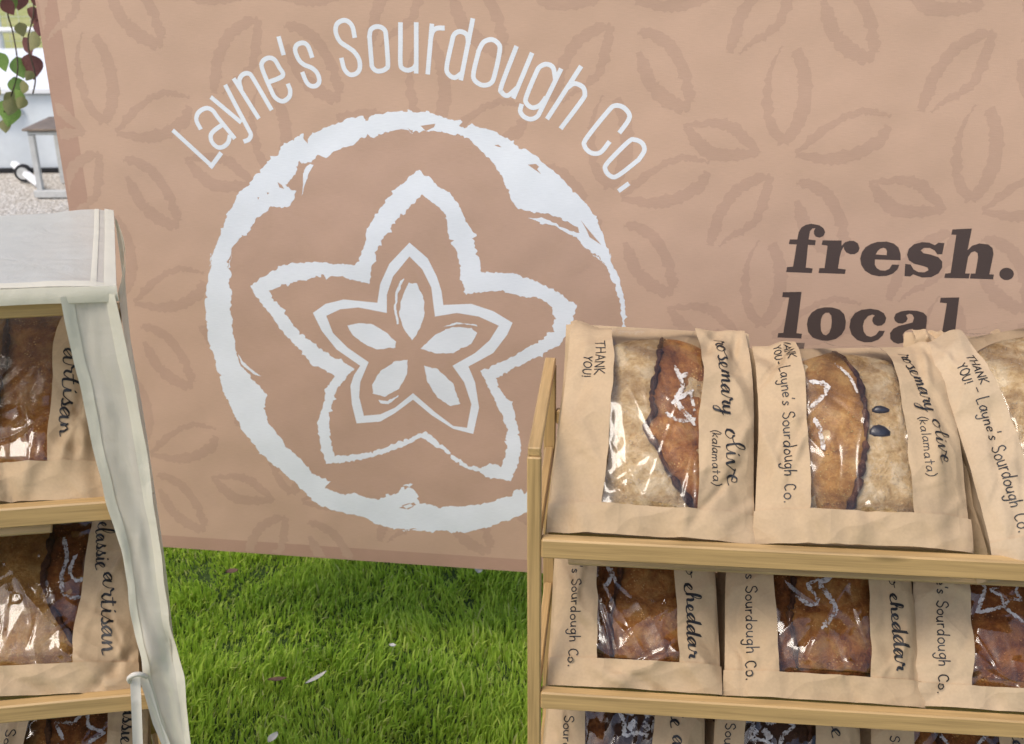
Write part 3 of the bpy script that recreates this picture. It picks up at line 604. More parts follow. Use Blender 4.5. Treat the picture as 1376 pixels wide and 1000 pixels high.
CU = {
 'r': (.85, [(0, .1), (.18, .7), (.22, 1.25), (.42, .95), (.66, .92), (.6, .35), (.85, .1)]),
 'o': (.95, [(0, .15), (.35, .98), (.1, .7), (.12, .15), (.42, 0), (.68, .45), (.5, .98), (.55, .78), (.95, .85)]),
 's': (.8, [(0, .1), (.42, 1.15), (.4, .85), (.62, .35), (.38, 0), (.15, .12), (.5, .05), (.8, .1)]),
 'e': (.78, [(0, .1), (.45, .45), (.48, .9), (.25, .98), (.1, .5), (.3, .02), (.78, .12)]),
 'm': (1.35, [(0, .1), (.2, 1), (.22, .05), (.28, .55), (.5, .98), (.6, .6), (.6, .05), (.68, .55), (.9, .98), (1.0, .6), (1.05, .05), (1.35, .12)]),
 'n': (1.05, [(0, .1), (.2, 1), (.22, .05), (.28, .55), (.55, .98), (.66, .6), (.7, .05), (1.05, .12)]),
 'a': (.98, [(0, .1), (.6, .9), (.35, 1), (.05, .5), (.25, .02), (.55, .35), (.68, 1), (.68, .15), (.98, .1)]),
 'y': (1.0, [(0, .1), (.12, .95), (.15, .3), (.38, .04), (.62, .45), (.7, 1), (.68, -.1), (.5, -1.0), (.2, -1.05), (.3, -.5), (1.0, .15)]),
 'l': (.62, [(0, .1), (.42, 1.2), (.4, 1.95), (.2, 1.9), (.15, .7), (.28, .0), (.62, .12)]),
 'i': (.6, [(0, .1), (.22, .95), (.22, .15), (.35, 0), (.6, .12)]),
 'v': (.9, [(0, .1), (.15, .95), (.3, .15), (.42, .03), (.65, .9), (.6, 1.0), (.9, .82)]),
 'c': (.78, [(0, .1), (.52, .8), (.35, 1), (.06, .55), (.28, 0), (.78, .12)]),
 'h': (.98, [(0, .1), (.4, 1.3), (.38, 1.95), (.2, 1.85), (.15, .05), (.22, .55), (.48, .98), (.62, .6), (.64, .1), (.98, .1)]),
 'd': (1.0, [(0, .1), (.6, .88), (.35, 1), (.05, .5), (.25, .02), (.55, .35), (.78, 1.95), (.68, .15), (1.0, .1)]),
 't': (.75, [(0, .1), (.3, 1.0), (.36, 1.7), (.28, .3), (.42, 0), (.75, .12)]),
 'j': (.7, [(0, .1), (.3, .95), (.28, -.2), (.1, -1.0), (-.1, -.9), (0, -.4), (.7, .15)]),
 'p': (.95, [(0, .1), (.2, .95), (.15, -.9), (.2, .3), (.5, .98), (.68, .5), (.45, .02), (.3, .1), (.95, .12)])}
def text_strokes(s, script=False, seed=0):
    rs = random.Random(seed); out = []; x = 0
    if not script:
        for ch in s:
            adv, st = PR[ch]; dy = rs.uniform(-.08, .08); sc = rs.uniform(.94, 1.06)
            for k in st:
                sm = k[0] == 's'; P = [(x+a*sc, b*sc+dy) for a, b in (k[1:] if sm else k)]
                out.append(catmull(P, 5) if sm else resample(P, .35))
            x += adv*1.08
        return out, x
    cur = []
    for n, ch in enumerate(s+' '):
        if ch == ' ':
            if cur: out.append(catmull(cur, 6)); cur = []
            x += .75; continue
        adv, P = CU[ch]; dy = rs.uniform(-.1, .1); sc = rs.uniform(.92, 1.1)
        Q = [(x+a*sc, b*sc+dy) for a, b in P]; cur += Q if not cur else Q[1:]
        if ch == 'i': out.append([np.array((x+.25, 1.45+dy)), np.array((x+.3, 1.32+dy))])
        if ch == 't': out.append([np.array((x-.05, 1.15)), np.array((x+.6, 1.22))])
        x += adv*sc
    return out, x-.75

# ------------------------------------------------------------------ racks
def frame_M(loc, yaw): return Matrix.Translation(loc) @ Matrix.Rotation(rad(yaw), 4, 'Z')
MR = frame_M((.028, 1.2, 0), -6); ML = frame_M((-.448, 1.22, 0), 8)
S45 = math.sin(rad(45))
TH = .078
def rack(name, M, x0, x1, D, tiers, hfront, hback, label, topbars, inset=0.0, slat0=.03):
    r = empty(name, M); tag(r, label, 'rack')
    pw = .017
    for x in (x0+pw/2, x1-pw/2):
        MB().box((x, pw/2+.001, hfront/2), (pw, pw, hfront), bev=.0015).build('post', M_BAM[2], r)
        xb = x-(inset if x == x1-pw/2 else 0)
        MB().box((xb, D-pw/2, hback/2), (pw, pw, hback), bev=.0015).build('post', M_BAM[2], r)
        # sloping top rail and lower side rails
        a = Vector((x, .004, hfront+.006)); b = Vector((xb, D-.004, hback+.006)); d = b-a; L = d.length
        A = d.to_track_quat('Y', 'Z').to_matrix().to_4x4()
        MB().box((a+b)/2, (pw*.92, L, .012), A, .0015).build('side_rail', M_BAM[1], r)
        for z in tiers: MB().box(((x+xb)/2, D/2, z-.016), (pw*.7, D-2*pw-.004, .022), Vector((xb-x, D-2*pw, 0)).to_track_quat('Y', 'Z').to_matrix().to_4x4(), .0015).build('side_rail', M_BAM[1], r)
    for z in tiers:
        MB().box(((x0+x1)/2, .008, z-.0135), (x1-x0-2*pw-.001, .016, .027), None, .002).build('front_rail', M_BAM[0], r)
        MB().box(((x0+x1-inset)/2, D-.008, z+.04), (x1-x0-2*pw-.001-inset, .012, .022), None, .002).build('back_rail', M_BAM[0], r)
        # sloping slatted shelf that the bags lean on
        A = Matrix.Rotation(rad(45), 4, 'X')
        for k in range(4):
            s = .012+k*.052; oy = TH*S45+.004; y = oy+S45*s; zz = z-TH*S45-.004+S45*s
            if y > D-.03: break
            MB().box((( x0+x1)/2, y, zz), (x1-x0-2*pw-.004-2*slat0, .044, .006), A, .0012).build('slat', M_BAM_SLAT, r)
    for (z, y) in topbars:
        MB().box(((x0+x1)/2, y, z), (x1-x0-2*pw-.001, .016, .018), None, .002).build('top_rail', M_BAM[0], r)
    return r
RZ = [.827, .594, .361, .128]
LZ = [.878, .586, .294]
rack('bamboo_rack', MR, -.011, .86, .29, RZ, .94, .945, 'bamboo display rack on the right, uncovered, full of bagged bread', [])
rack('bamboo_rack', ML, -.80, -.022, .31, LZ, 1.135, 1.125, 'bamboo display rack on the left under the frosted cover', [(1.130, .010)], .085, .10)
# rear uprights seen behind the left edge of the right rack stay part of the rack above

# ------------------------------------------------------------------ bread bags
def bag_surface(w, L, seed, th=TH, taper=.08, crumple=1.0, win=None):
    rs = np.random.RandomState(seed)
    folds = []
    for i in range(34):
        a = rs.uniform(-w/2, w/2), rs.uniform(0, L); an = rs.choice([rs.normal(math.pi/2, .35), rs.uniform(0, math.pi)]); l = rs.uniform(.03, .11)
        folds.append((a[0], a[1], math.cos(an), math.sin(an), l, rs.uniform(.6, 1.6)*rs.choice([-1, 1, 1])*.0019, rs.uniform(.0035, .014)))
    big = []
    for i in range(15):
        sx = rs.choice([-1, 1]); k = i % 3
        if k == 0: p = (sx*rs.uniform(.33, .47)*w, rs.uniform(0, L)); an = rs.normal(math.pi/2, .35)
        elif k == 1: p = (rs.uniform(-.45, .45)*w, rs.uniform(.0, .05)); an = rs.uniform(.3, 2.8)
        else: p = (sx*rs.uniform(.25, .46)*w, rs.uniform(.78, 1.0)*L); an = rs.normal(math.pi/2, .7)
        big.append((p[0], p[1], math.cos(an), math.sin(an), rs.uniform(.03, .08), rs.uniform(.003, .0075)*rs.choice([-1, 1]), rs.uniform(.007, .018)))
    def S(x, y, off=0.0, crush=1.0, nz=1.0):
        x = np.asarray(x, float); y = np.asarray(y, float)
        a = np.abs(2*x/w); b = y/L
        px_ = .70+.30*np.clip(1-a**3.2, 0, 1)**.8
        low = .80+.20*np.clip(b/.16, 0, 1)**.7
        top = np.clip(1-np.clip((b-.52)/.48, 0, 1)**2.3, 0, 1)**.8
        z = .008+(th-.008)*px_*low*(.07+.93*top)
        z = z+nz*(.0040*vnoise(x*17+seed, y*17, seed)*px_+.0012*vnoise(x*60, y*60+seed, seed+1)*px_)
        cr = np.zeros_like(z)
        for fx, fy, c, s, l, am, r in folds:
            u = (x-fx)*c+(y-fy)*s; v = -(x-fx)*s+(y-fy)*c
            cr = cr+am*np.clip(1-np.abs(v)/r, 0, 1)*np.clip(1-(u/l)**2, 0, 1)
        cr2 = np.zeros_like(z)
        for fx, fy, c, s, l, am, r in big:
            u = (x-fx)*c+(y-fy)*s; v = -(x-fx)*s+(y-fy)*c
            cr2 = cr2+am*np.clip(1-np.abs(v)/r, 0, 1)*np.clip(1-(u/l)**2, 0, 1)
        z = z+cr*crumple*crush*px_**.5+cr2*crumple*nz*px_**.5+off
        if win is not None:
            for k_, wx in enumerate(win):
                x = x+(.0042*vnoise(y*13, 0*y+k_, seed+31)+.0012*vnoise(y*45, 0*y+k_, seed+32))*np.clip(y/.03, 0, 1)*np.exp(-np.abs(x-wx)/.025)
        X = x*(1-taper*b)+.004*np.sin(b*5+seed)*b; Y = y+.0035*vnoise(x*25+3*seed, x*0+1, seed+2)*b**4*2
        return np.stack([X, Y, z], -1)
    return S
def grid_faces(nx, ny):
    return [(j*(nx+1)+i, j*(nx+1)+i+1, (j+1)*(nx+1)+i+1, (j+1)*(nx+1)+i) for j in range(ny) for i in range(nx)]
def patch(S, xs, ys, off, crush=1.0, edge=None):
    X, Y = np.meshgrid(xs, ys); P = S(X, Y, off, crush); return P.reshape(-1, 3), grid_faces(len(xs)-1, len(ys)-1)
def superz(x, y, sp):
    a = np.abs((x-sp['cx'])/sp['ax'])**2.5+np.abs((y-sp['cy'])/sp['ay'])**2.5
    return sp['hz0']+sp['hz']*np.clip(1-a, 0, 1)**.5
def make_bag(M, zs, cx, w, L, win, base, roll, seed, label, left_text, right_text, loaf, mt=None, push=0.0, film_crush=1.1, dy=.012, taper=.08, crumple=1.0):
    gus = .007 if M is MR else -.03
    """M rack frame; zs tier height; cx centre along the rack; win=(x0,x1) local window"""
    mt = mt or M_KRAFT
    ly = Matrix(((1, 0, 0, 0), (0, S45, -S45, 0), (0, S45, S45, 0), (0, 0, 0, 1)))   # X right, Y up the slope, Z out
    o = Matrix.Translation((cx, TH*S45+S45*dy-push*S45, zs-TH*S45+S45*dy+push*S45+.004))
    T = M @ o @ ly @ Matrix.Rotation(rad(roll), 4, 'Z')
    B = empty('bread_bag', T); tag(B, label[0], 'bread bag', 'kraft paper bread bags on the racks')
    S = bag_surface(w, L, seed, taper=taper, crumple=crumple, win=win)
    xs = np.concatenate([-w/2*np.cos(np.linspace(0, math.pi/2, 40))**1.0, w/2*np.sin(np.linspace(0, math.pi/2, 40))[1:]])
    xs = np.sort(np.unique(np.round(np.concatenate([np.linspace(-w/2, win[0], 26), np.linspace(win[1], w/2, 26)]), 5)))
    xl = np.linspace(-w/2, win[0], 26); xr = np.linspace(win[1], w/2, 26); xm = np.linspace(win[0], win[1], 46)
    ya = np.linspace(0, base, 8); yb = np.linspace(base, L, 90)
    mb = MB()
    # window side boundary wanders a little, as the torn/wrinkled strip edge does
    for xx in (xl, xr): mb.add(*patch(S, xx, np.concatenate([ya, yb[1:]]), .0006))
    mb.add(*patch(S, xm, ya, .0006))
    # back sheet, bottom and side closure
    n = 30; xb = np.linspace(-w/2, w/2, n+1)
    P = S(xb, np.zeros(n+1), .0006); Q = P.copy(); Q[:, 2] = 0; Q[:, 1] += .002
    mb.add(np.concatenate([P, Q]), [(i, n+1+i, n+2+i, i+1) for i in range(n)])
    ys = np.concatenate([ya, yb[1:]]); k = len(ys)
    for sx in (-1, 1):
        P = S(np.full(k, sx*w/2), ys, .0006); Q = P.copy(); Q[:, 2] = 0; Q[:, 0] += sx*gus
        Md = (P+Q)/2; Md[:, 0] -= sx*(.010+.006*vnoise(ys*22, ys*0, seed+41))
        for A_, B_ in ((P, Md), (Md, Q)):
            mb.add(np.concatenate([A_, B_]), [(i, i+1, k+i+1, k+i) if sx < 0 else (i, k+i, k+i+1, i+1) for i in range(k-1)])
    P = S(np.array([-w/2+.006, w/2-.006]), np.zeros(2), 0); P2 = S(np.array([-w/2+.006, w/2-.006]), np.full(2, L), 0)
    bk = np.concatenate([P, P2]); bk[:, 2] = 0; mb.add(bk, [(0, 2, 3, 1)])
    mb.build('paper', mt, B, True)
    # clear window, drawn tight with sharp creases and, where it is slack, flat facets
    nx, ny = 84, 190; xf = np.linspace(win[0], win[1], nx); yf = np.linspace(base, L, ny)
    X, Y = np.meshgrid(xf, yf); P0 = S(X, Y, 0.0); P1 = S(X, Y, .0015, .35, .45); rs = np.random.RandomState(seed*3+1)
    zc_ = np.zeros_like(X); slack = film_crush
    for q in range(int(7+5*slack)):
        if q % 3 == 0: ax_, ay_ = rs.uniform(win[0], win[1]), base+rs.uniform(0, .03)
        else: ax_, ay_ = rs.uniform(win[0], win[1]), rs.uniform(base, L)
        if rs.rand() < .35 and q: ax_, ay_ = lx_, ly2
        an = rs.normal(math.pi/2, .55) if rs.rand() < .75 else rs.uniform(0, math.pi); l_ = rs.uniform(.03, .12)
        c_, s_ = math.cos(an), math.sin(an); u = (X-ax_)*c_+(Y-ay_)*s_; v_ = -(X-ax_)*s_+(Y-ay_)*c_+.004*np.sin(u*40+q)
        zc_ += rs.uniform(.0006, .0017)*min(2.2, .6+.5*slack)*rs.choice([1, 1, -.6])*np.exp(-np.abs(v_)/rs.uniform(.0013, .0026+.0006*slack))*np.clip(1-((u-l_*.5)/(l_*.6))**2, 0, 1)
        lx_, ly2 = ax_+c_*l_, ay_+s_*l_
    for q in range(int(3*(slack-1)) if slack > 1.2 else 0):
        ax_, ay_, an, r_ = rs.uniform(win[0], win[1]), rs.uniform(base, L*.9), rs.uniform(0, math.pi), rs.uniform(.016, .034)
        c_, s_ = math.cos(an), math.sin(an); u = (X-ax_)*c_+(Y-ay_)*s_; v_ = -(X-ax_)*s_+(Y-ay_)*c_
        zc_ += rs.uniform(.002, .0045)*np.clip(1-np.abs(v_)/r_, 0, 1)*np.clip(1-np.abs(u)/.05, 0, 1)
    tt = (np.sin(np.linspace(0, math.pi, nx))**.4)[None, :]*np.clip((Y-base)/.006, 0, 1)
    ve = P0*(1-tt[..., None])+P1*tt[..., None]; ve[..., 2] += zc_*tt
    mobj('window_film', ve.reshape(-1, 3), grid_faces(nx-1, ny-1), M_FILM, B, True)
    # folded base strip, slightly proud
    if base > .01:
        yy = np.linspace(-.002, base, 7); xx = np.linspace(-w/2+.001, w/2-.001, 50)
        bb = MB(); v, f = patch(S, xx, yy, .0042); v = v.copy(); v[:, 0] *= 1.022; v[:, 2] += .0016*vnoise(v[:, 0]*40, v[:, 1]*30, seed+9); top = v[-50:]; bb.add(v, f)
        Q = S(xx, np.full(50, base+.0006), .0004); bb.add(np.concatenate([top, Q]), [(i, i+1, 51+i, 50+i) for i in range(49)])
        bb.build('folded_base', mt, B, True)
    # handwriting
    for (s, xt, y0, y1, size, script, pen, sl) in left_text+right_text:
        st, ln = text_strokes(s, script, seed); al = (y0-y1)/ln; mb = MB(); any_ = False
        for q, P in enumerate(st):
            P = [(xt+p[1]*size+sl*(p[0]*al), y0-p[0]*al) for p in P]
            if script: wf = lambda t, u: pen*(.42+1.05*max(0, -t[0])**1.2+.15*abs(t[1]))
            else: wf = None
            def place(x, y, off): return S(x, y, .0013+off+.0062*(y < base))
            P = [p for p in P if 0.004 < p[1] < L-.004]
            if len(P) < 2: continue
            ribbon(mb, P, pen, place, wf, q*6e-6, 3e-6); any_ = True
        if any_: mb.build('lettering', M_INK, B)
    # ---- the loaf: a thing of its own inside the bag
    sp = dict(cx=loaf.get('cx', (win[0]+win[1])/2*.6), cy=loaf.get('cy', L*.49), ax=loaf.get('ax', w*.42), ay=loaf.get('ay', L*.44), hz0=.022, hz=TH-.044+loaf.get('dz', 0))
    Lf = empty('sourdough_loaf', T); tag(Lf, label[1], 'bread', 'loaves inside the bread bags')
    nu, nv = 56, 26; v = []; f = []
    for j in range(nv+1):
        r = j/nv
        for i in range(nu):
            a = 2*math.pi*i/nu; c, s = math.cos(a), math.sin(a); q = (abs(c)**2.5+abs(s)**2.5)**(-1/2.5)
            x = sp['cx']+sp['ax']*q*c*r**.8; y = sp['cy']+sp['ay']*q*s*r**.8
            z = float(superz(x, y, sp))+(.0030*float(vnoise(x*34, y*34, seed+5))+.0014*float(vnoise(x*90, y*90, seed+6)))*(1 if j < nv else 0)
            v.append((x, y, z))
    for j in range(nv):
        for i in range(nu): f.append((j*nu+i, (j+1)*nu+i, (j+1)*nu+(i+1) % nu, j*nu+(i+1) % nu))
    nb = len(v); 
    for i in range(nu):
        x, y, z = v[nv*nu+i]; v.append((sp['cx']+(x-sp['cx'])*.8, sp['cy']+(y-sp['cy'])*.85, .004))
    for i in range(nu): f.append((nv*nu+i, nb+i, nb+(i+1) % nu, nv*nu+(i+1) % nu))
    f.append(tuple(nb+i for i in range(nu))[::-1]); ob = mobj('crust', v, f, loaf['body'], Lf, True)
    def char(ob, vals):
        at = ob.data.attributes.new('char', 'FLOAT', 'POINT'); at.data.foreach_set('value', np.clip(np.array(vals, float), 0, .93))
    vv = np.array(v); rr_ = (np.abs((vv[:, 0]-sp['cx'])/sp['ax'])**2.5+np.abs((vv[:, 1]-sp['cy'])/sp['ay'])**2.5)
    ch = np.clip((rr_-.55)/.45, 0, 1)*(.35+.3*vnoise(vv[:, 0]*50, vv[:, 1]*50, seed))
    if 'ear' in loaf:
        E0 = sorted(catmull(loaf['ear'], 8), key=lambda p: p[1]); dd = (vv[:, 0]-np.interp(vv[:, 1], [p[1] for p in E0], [p[0] for p in E0]))*-loaf['side']
        ch = ch+np.where(dd > 0, .55*np.exp(-dd/.007)*(.8+.5*vnoise(vv[:, 1]*70, vv[:, 0]*20, seed+3)), 0)
    char(ob, ch)
    if 'ear' in loaf:
        E_ = sorted(catmull(loaf['ear'], 8), key=lambda p: p[1]); ey = np.array([p[1] for p in E_]); ex = np.array([p[0] for p in E_])
        side = loaf['side']; ys = np.linspace(ey[0], ey[-1], 60); cxs = np.interp(ys, ey, ex)+.0012*vnoise(ys*160, ys*0, seed)
        rows = []; K = 26
        for y, c in zip(ys, cxs):
            t = max(0, 1-abs((y-sp['cy'])/sp['ay'])**2.5)**(1/2.5)*.985; xe = sp['cx']+side*sp['ax']*t
            if (xe-c)*side < .002: xe = c+side*.002
            rows.append([(c, y, float(superz(c, y, sp))-.002)])
            for k in range(K+1):
                u = (k/K)**1.4; x = c+(xe-c)*u; d = abs(x-c)
                z = float(superz(x, y, sp))+.0035*(1-u**4)+.005*math.exp(-d/.006)+.0022*float(vnoise(x*45, y*45, seed+7))+.0013*float(vnoise(x*110, y*110, seed+8))
                rows[-1].append((x, y, z))
        v = [p for r in rows for p in r]; n1 = K+2
        ff = [(j*n1+i, j*n1+i+1, (j+1)*n1+i+1, (j+1)*n1+i) for j in range(59) for i in range(n1-1)]
        if side < 0: ff = [q[::-1] for q in ff]
        ob = mobj('crust_flap', v, ff, loaf['flap'], Lf, True); vv = np.array(v); dd = np.abs(vv[:, 0]-np.interp(vv[:, 1], ey, ex))
        char(ob, np.exp(-dd/.0065)*(.75+.6*vnoise(vv[:, 1]*80, vv[:, 0]*60, seed+4))+.28*np.clip(vnoise(vv[:, 0]*45, vv[:, 1]*45, seed+14), 0, 1)+.25*np.clip(vnoise(vv[:, 0]*110, vv[:, 1]*110, seed+15), 0, 1))
        mb = MB(); pts = []; rr = []
        for j, (y, c) in enumerate(zip(ys, cxs)):
            pts.append((c, y, float(superz(c, y, sp))+.0068)); rr.append(.0021+.0042*abs(float(vnoise(y*110, 3, seed)))*(1 if 3 < j < 56 else .4))
        mb.tube(pts, rr, 7).build('ear', M_EAR, Lf, True)
    if loaf.get('flour'):
        mb = MB(); fz = loaf.get('flap_at', lambda x, y: 1)
        for k, (P, wd) in enumerate(loaf['flour']):
            P = resample(catmull(P, 5), .0016); rs = np.random.RandomState(seed*7+k)
            def place(x, y, off):
                z = superz(x, y, sp)+.0012
                if 'ear' in loaf:
                    c = np.interp(y, ey, ex); z = z+np.where((x-c)*side > 0, .0041+.005*np.exp(-np.abs(x-c)/.006), 0)
                return np.stack([x+rs.normal(0, .0005, len(x)), y+rs.normal(0, .0005, len(x)), z+off], -1)
            def wf(t, u): return wd*(.95+.7*rs.rand())*(.55 if u < .05 or u > .95 else 1)
            ribbon(mb, P, wd, place, wf, k*3e-5, 3e-6)
        mb.build('flour_pattern', M_FLOUR, Lf)
    for (x, y, a, b) in loaf.get('olives', []):
        mb = MB(); z = float(superz(x, y, sp)); v = []; f = []
        for j in range(7):
            for i in range(12):
                ph = math.pi*j/6; th = 2*math.pi*i/12; wv = 1+.12*math.sin(3*th+j)
                v.append((x+a*wv*math.sin(ph)*math.cos(th), y+b*wv*math.sin(ph)*math.sin(th), z+.0035*math.cos(ph)))
        for j in range(6):
            for i in range(12): f.append((j*12+i, j*12+(i+1) % 12, (j+1)*12+(i+1) % 12, (j+1)*12+i))
        mb.add(v, f).build('olive', M_OLIVE, Lf, True)
    return B
def star_lines(cx, cy, r, rot=0, n=5, inner=.42, wd=.003):
    P = []
    for i in range(2*n+1):
        a = rot+math.pi*i/n; q = r if i % 2 == 0 else r*inner; P.append((cx+q*math.sin(a), cy+q*math.cos(a)))
    return [([a, b], wd) for a, b in zip(P[:-1], P[1:])]
CO = "Layne's Sourdough Co."
zig = lambda x, y, s: [([(x, y), (x+.012*s, y-.012*s), (x+.002*s, y-.022*s), (x+.016*s, y-.036*s), (x+.006*s, y-.052*s)], .0042)]
make_bag(MR, RZ[0], .142, .258, .308, (-.064, .058), .034, -1.0, 11,
    ('upright rosemary olive bag at the left end of the top shelf, beside the rack post', 'pale floury loaf with a dark diagonal ear, in the leftmost top shelf bag'),
    [('THANK', -.090, .270, .210, .0072, False, .0015, 0), ('YOU!', -.106, .242, .206, .0060, False, .0015, 0)],
    [('rosemary', .079, .282, .160, .0115, True, .0021, .06), ('olive', .091, .143, .068, .0115, True, .0021, .04), ('(kalamata)', .074, .138, .066, .0056, False, .0011, .02)],
    dict(body=M_PALE, flap=M_BROWN, side=1, cx=.0, ear=[(.006, .280), (.001, .235), (-.006, .19), (-.002, .165), (-.012, .140), (.004, .118), (.02, .085), (.045, .052), (.058, .03)],
         flour=[([(.022, .235), (.034, .205), (.026, .185), (.040, .165), (.052, .150)], .0045), ([(.040, .225), (.030, .215)], .004), ([(.020, .178), (.034, .190), (.048, .20)], .004), ([(.014, .165), (.032, .155), (.052, .160)], .004), ([(.044, .20), (.05, .17)], .003)]), taper=.07)
make_bag(MR, RZ[0], .400, .262, .290, (-.066, .060), .038, .5, 12,
    ('middle top shelf bag with two black olives showing through its window', 'golden loaf with two black olives beside its dark ridge, in the middle top bag'),
    [('THANK', -.085, .300, .248, .0062, False, .0015, 0), ('YOU-', -.101, .280, .246, .0055, False, .0015, 0), (CO, -.100, .236, .045, .0078, False, .0015, .015)],
    [('rosemary', .074, .270, .172, .0105, True, .0018, .16), ('olive', .094, .162, .102, .0105, True, .0018, .06), ('(kalamata)', .078, .164, .085, .0056, False, .0011, .03)],
    dict(body=M_PALE, flap=M_GOLD, side=-1, cx=.0, ear=[(-.018, .270), (.002, .235), (.010, .20), (.012, .165), (.010, .13), (.002, .095), (-.008, .06), (-.02, .035)],
         flour=[([(-.055, .218), (-.036, .214), (-.034, .205), (-.046, .188), (-.056, .18)], .0045), ([(-.052, .165), (-.046, .150), (-.042, .122)], .0045), ([(-.02, .245), (-.004, .225), (.004, .20)], .0028)],
         olives=[(.033, .180, .0115, .0055), (.029, .150, .0140, .0090)]), push=.004, taper=.10)
make_bag(MR, RZ[0], .684, .26, .332, (-.066, .06), .036, 11.5, 13,
    ('pale paper bag leaning left at the right end of the top shelf', 'pale loaf in the tilted bag at the right end of the top shelf'),
    [('THANK', -.088, .280, .232, .0064, False, .0015, 0), ('YOU!', -.106, .270, .238, .0056, False, .0015, 0), ('-', -.100, .232, .222, .0066, False, .0015, 0), (CO, -.100, .216, .040, .0084, False, .0015, .01)],
    [('rosemary', .080, .285, .16, .0115, True, .0019, 0), ('olive', .090, .145, .07, .0115, True, .0018, 0)],
    dict(body=M_PALE, flap=M_GOLD, side=1, ear=[(.02, .27), (.012, .2), (.02, .13), (.03, .05)], flour=[]), mt=M_KRAFT_B, push=.003)
def chedt(x): return [('jalapeno', x, .262, .148, .0085, True, .0019, .0), ('cheddar', x-.002, .140, .040, .0095, True, .0026, .0)]
make_bag(MR, RZ[1], .129, .228, .29, (-.053, .057), .034, 0, 14,
    ('cheddar bag with a creased shiny window, leftmost on the second shelf of the right rack', 'dark cheddar loaf behind creased film, in the leftmost bag of the second shelf'),
    [('THANK', -.075, .285, .235, .0050, False, .0015, 0), (CO, -.090, .205, .020, .0070, False, .0015, .0)], chedt(.072),
    dict(body=M_DARK, flap=M_BROWN, side=1, ear=[(-.02, .27), (-.03, .2), (-.022, .15), (-.035, .1), (-.03, .04)], flour=[([(-.045, .17), (-.035, .15), (-.042, .135)], .004), ([(-.035, .16), (-.028, .14)], .003)]), film_crush=3.6, crumple=1.2)
make_bag(MR, RZ[1], .376, .258, .29, (-.062, .062), .030, 0, 15,
    ('cheddar bag in the middle of the second shelf, white zigzag showing in its window', 'brown cheddar loaf with white zigzag flour lines in the middle second shelf bag'),
    [(CO, -.102, .212, .016, .0074, False, .0016, .0)], chedt(.094),
    dict(body=M_DARK, flap=M_BROWN, side=1, ear=[(-.05, .27), (-.045, .2), (-.035, .15), (-.04, .1), (-.03, .04)],
         flour=[([(.022, .178), (.012, .160), (.0, .152), (.012, .135), (.02, .118), (.008, .10), (.0, .092)], .005), ([(-.012, .178), (-.002, .158), (-.016, .150), (-.004, .132), (-.012, .122), (-.034, .134)], .0036)]), film_crush=3.6, crumple=.9)
make_bag(MR, RZ[1], .618, .252, .29, (-.056, .064), .026, -1.2, 16,
    ('second shelf bag at the right photo edge with a white star showing inside', 'brown loaf with white star lines at the right end of the second shelf'),
    [(CO, -.098, .200, .012, .0072, False, .0016, .0)], chedt(.092),
    dict(body=M_BROWN, flap=M_DARK, side=-1, ear=[(.055, .27), (.052, .2), (.055, .1), (.05, .04)], flour=star_lines(.0, .16, .055, .2, 5, .5, .0036)+star_lines(.0, .155, .022, .9, 5, .5, .003)), mt=M_KRAFT_B, film_crush=3.4)
oval = lambda cx, cy, a, b, r, wd=.006: [([(cx-a*math.cos(r), cy-a*math.sin(r)), (cx, cy+b*.2), (cx+a*math.cos(r), cy+a*math.sin(r))], wd)]
floral = sum([oval(.02+.016*math.cos(a), .145+.016*math.sin(a), .008, .004, a, .0075) for a in [k*2*math.pi/5+.3 for k in range(5)]], [])
make_bag(MR, RZ[2], .121, .236, .29, (-.060, .042), .03, 0, 17,
    ('leftmost bag on the third shelf, only its upper part in view', 'nearly black loaf with white petal stencil in the leftmost third shelf bag'),
    [(CO, -.092, .205, .02, .0072, False, .0015, 0)], [('classic', .066, .215, .130, .0125, True, .0026, 0), ('artisan', .070, .12, .03, .0115, True, .0024, 0)],
    dict(body=M_DARK, flap=M_COCOA, side=1, ear=[(-.028, .27), (-.024, .2), (-.022, .15), (-.026, .1), (-.02, .04)], flour=floral+star_lines(.02, .145, .036, 0, 5, .62, .0045)))
make_bag(MR, RZ[2], .350, .214, .29, (-.066, .038), .03, 0, 18,
    ('second bag on the third shelf, black crust with white petals, below the middle shelf', 'nearly black loaf with white petals in the second bag of the third shelf'),
    [(CO, -.092, .21, .02, .0072, False, .0015, 0)], [('classic', .062, .215, .130, .0115, True, .0024, 0), ('artisan', .062, .12, .03, .0115, True, .0024, 0)],
    dict(body=M_COCOA, flap=M_COCOA, side=1, cx=-.01, ear=[(.03, .27), (.035, .2), (.034, .15), (.036, .1), (.03, .04)], flour=[(([(p[0]-.055, p[1]) for p in P]), w_) for P, w_ in floral]+star_lines(-.022, .145, .036, .3, 5, .62, .004)))
make_bag(MR, RZ[2], .585, .24, .29, (-.060, .056), .03, 0, 19,
    ('rightmost third shelf bag, barely in view at the lower right corner', 'dark brown loaf in the rightmost third shelf bag'),
    [(CO, -.095, .205, .02, .0072, False, .0015, 0)], [('classic', .076, .215, .13, .0115, True, .0026, 0)],
    dict(body=M_BROWN, flap=M_DARK, side=1, ear=[(-.028, .27), (-.024, .2), (-.022, .1), (-.02, .04)], flour=star_lines(.01, .14, .04, 0, 5, .5, .004)))
make_bag(MR, RZ[0], .560, .170, .225, (-.02, .05), .03, -6, 31,
    ('crumpled paper bag top poking up behind the middle and right bags of the top shelf', 'pale loaf in the half hidden bag behind the top shelf row'),
    [], [], dict(body=M_PALE, flap=M_GOLD, side=1, ear=[(0, .19), (-.01, .12), (0, .04)], flour=[]), push=-.082, dy=.140, taper=.22, crumple=2.2)
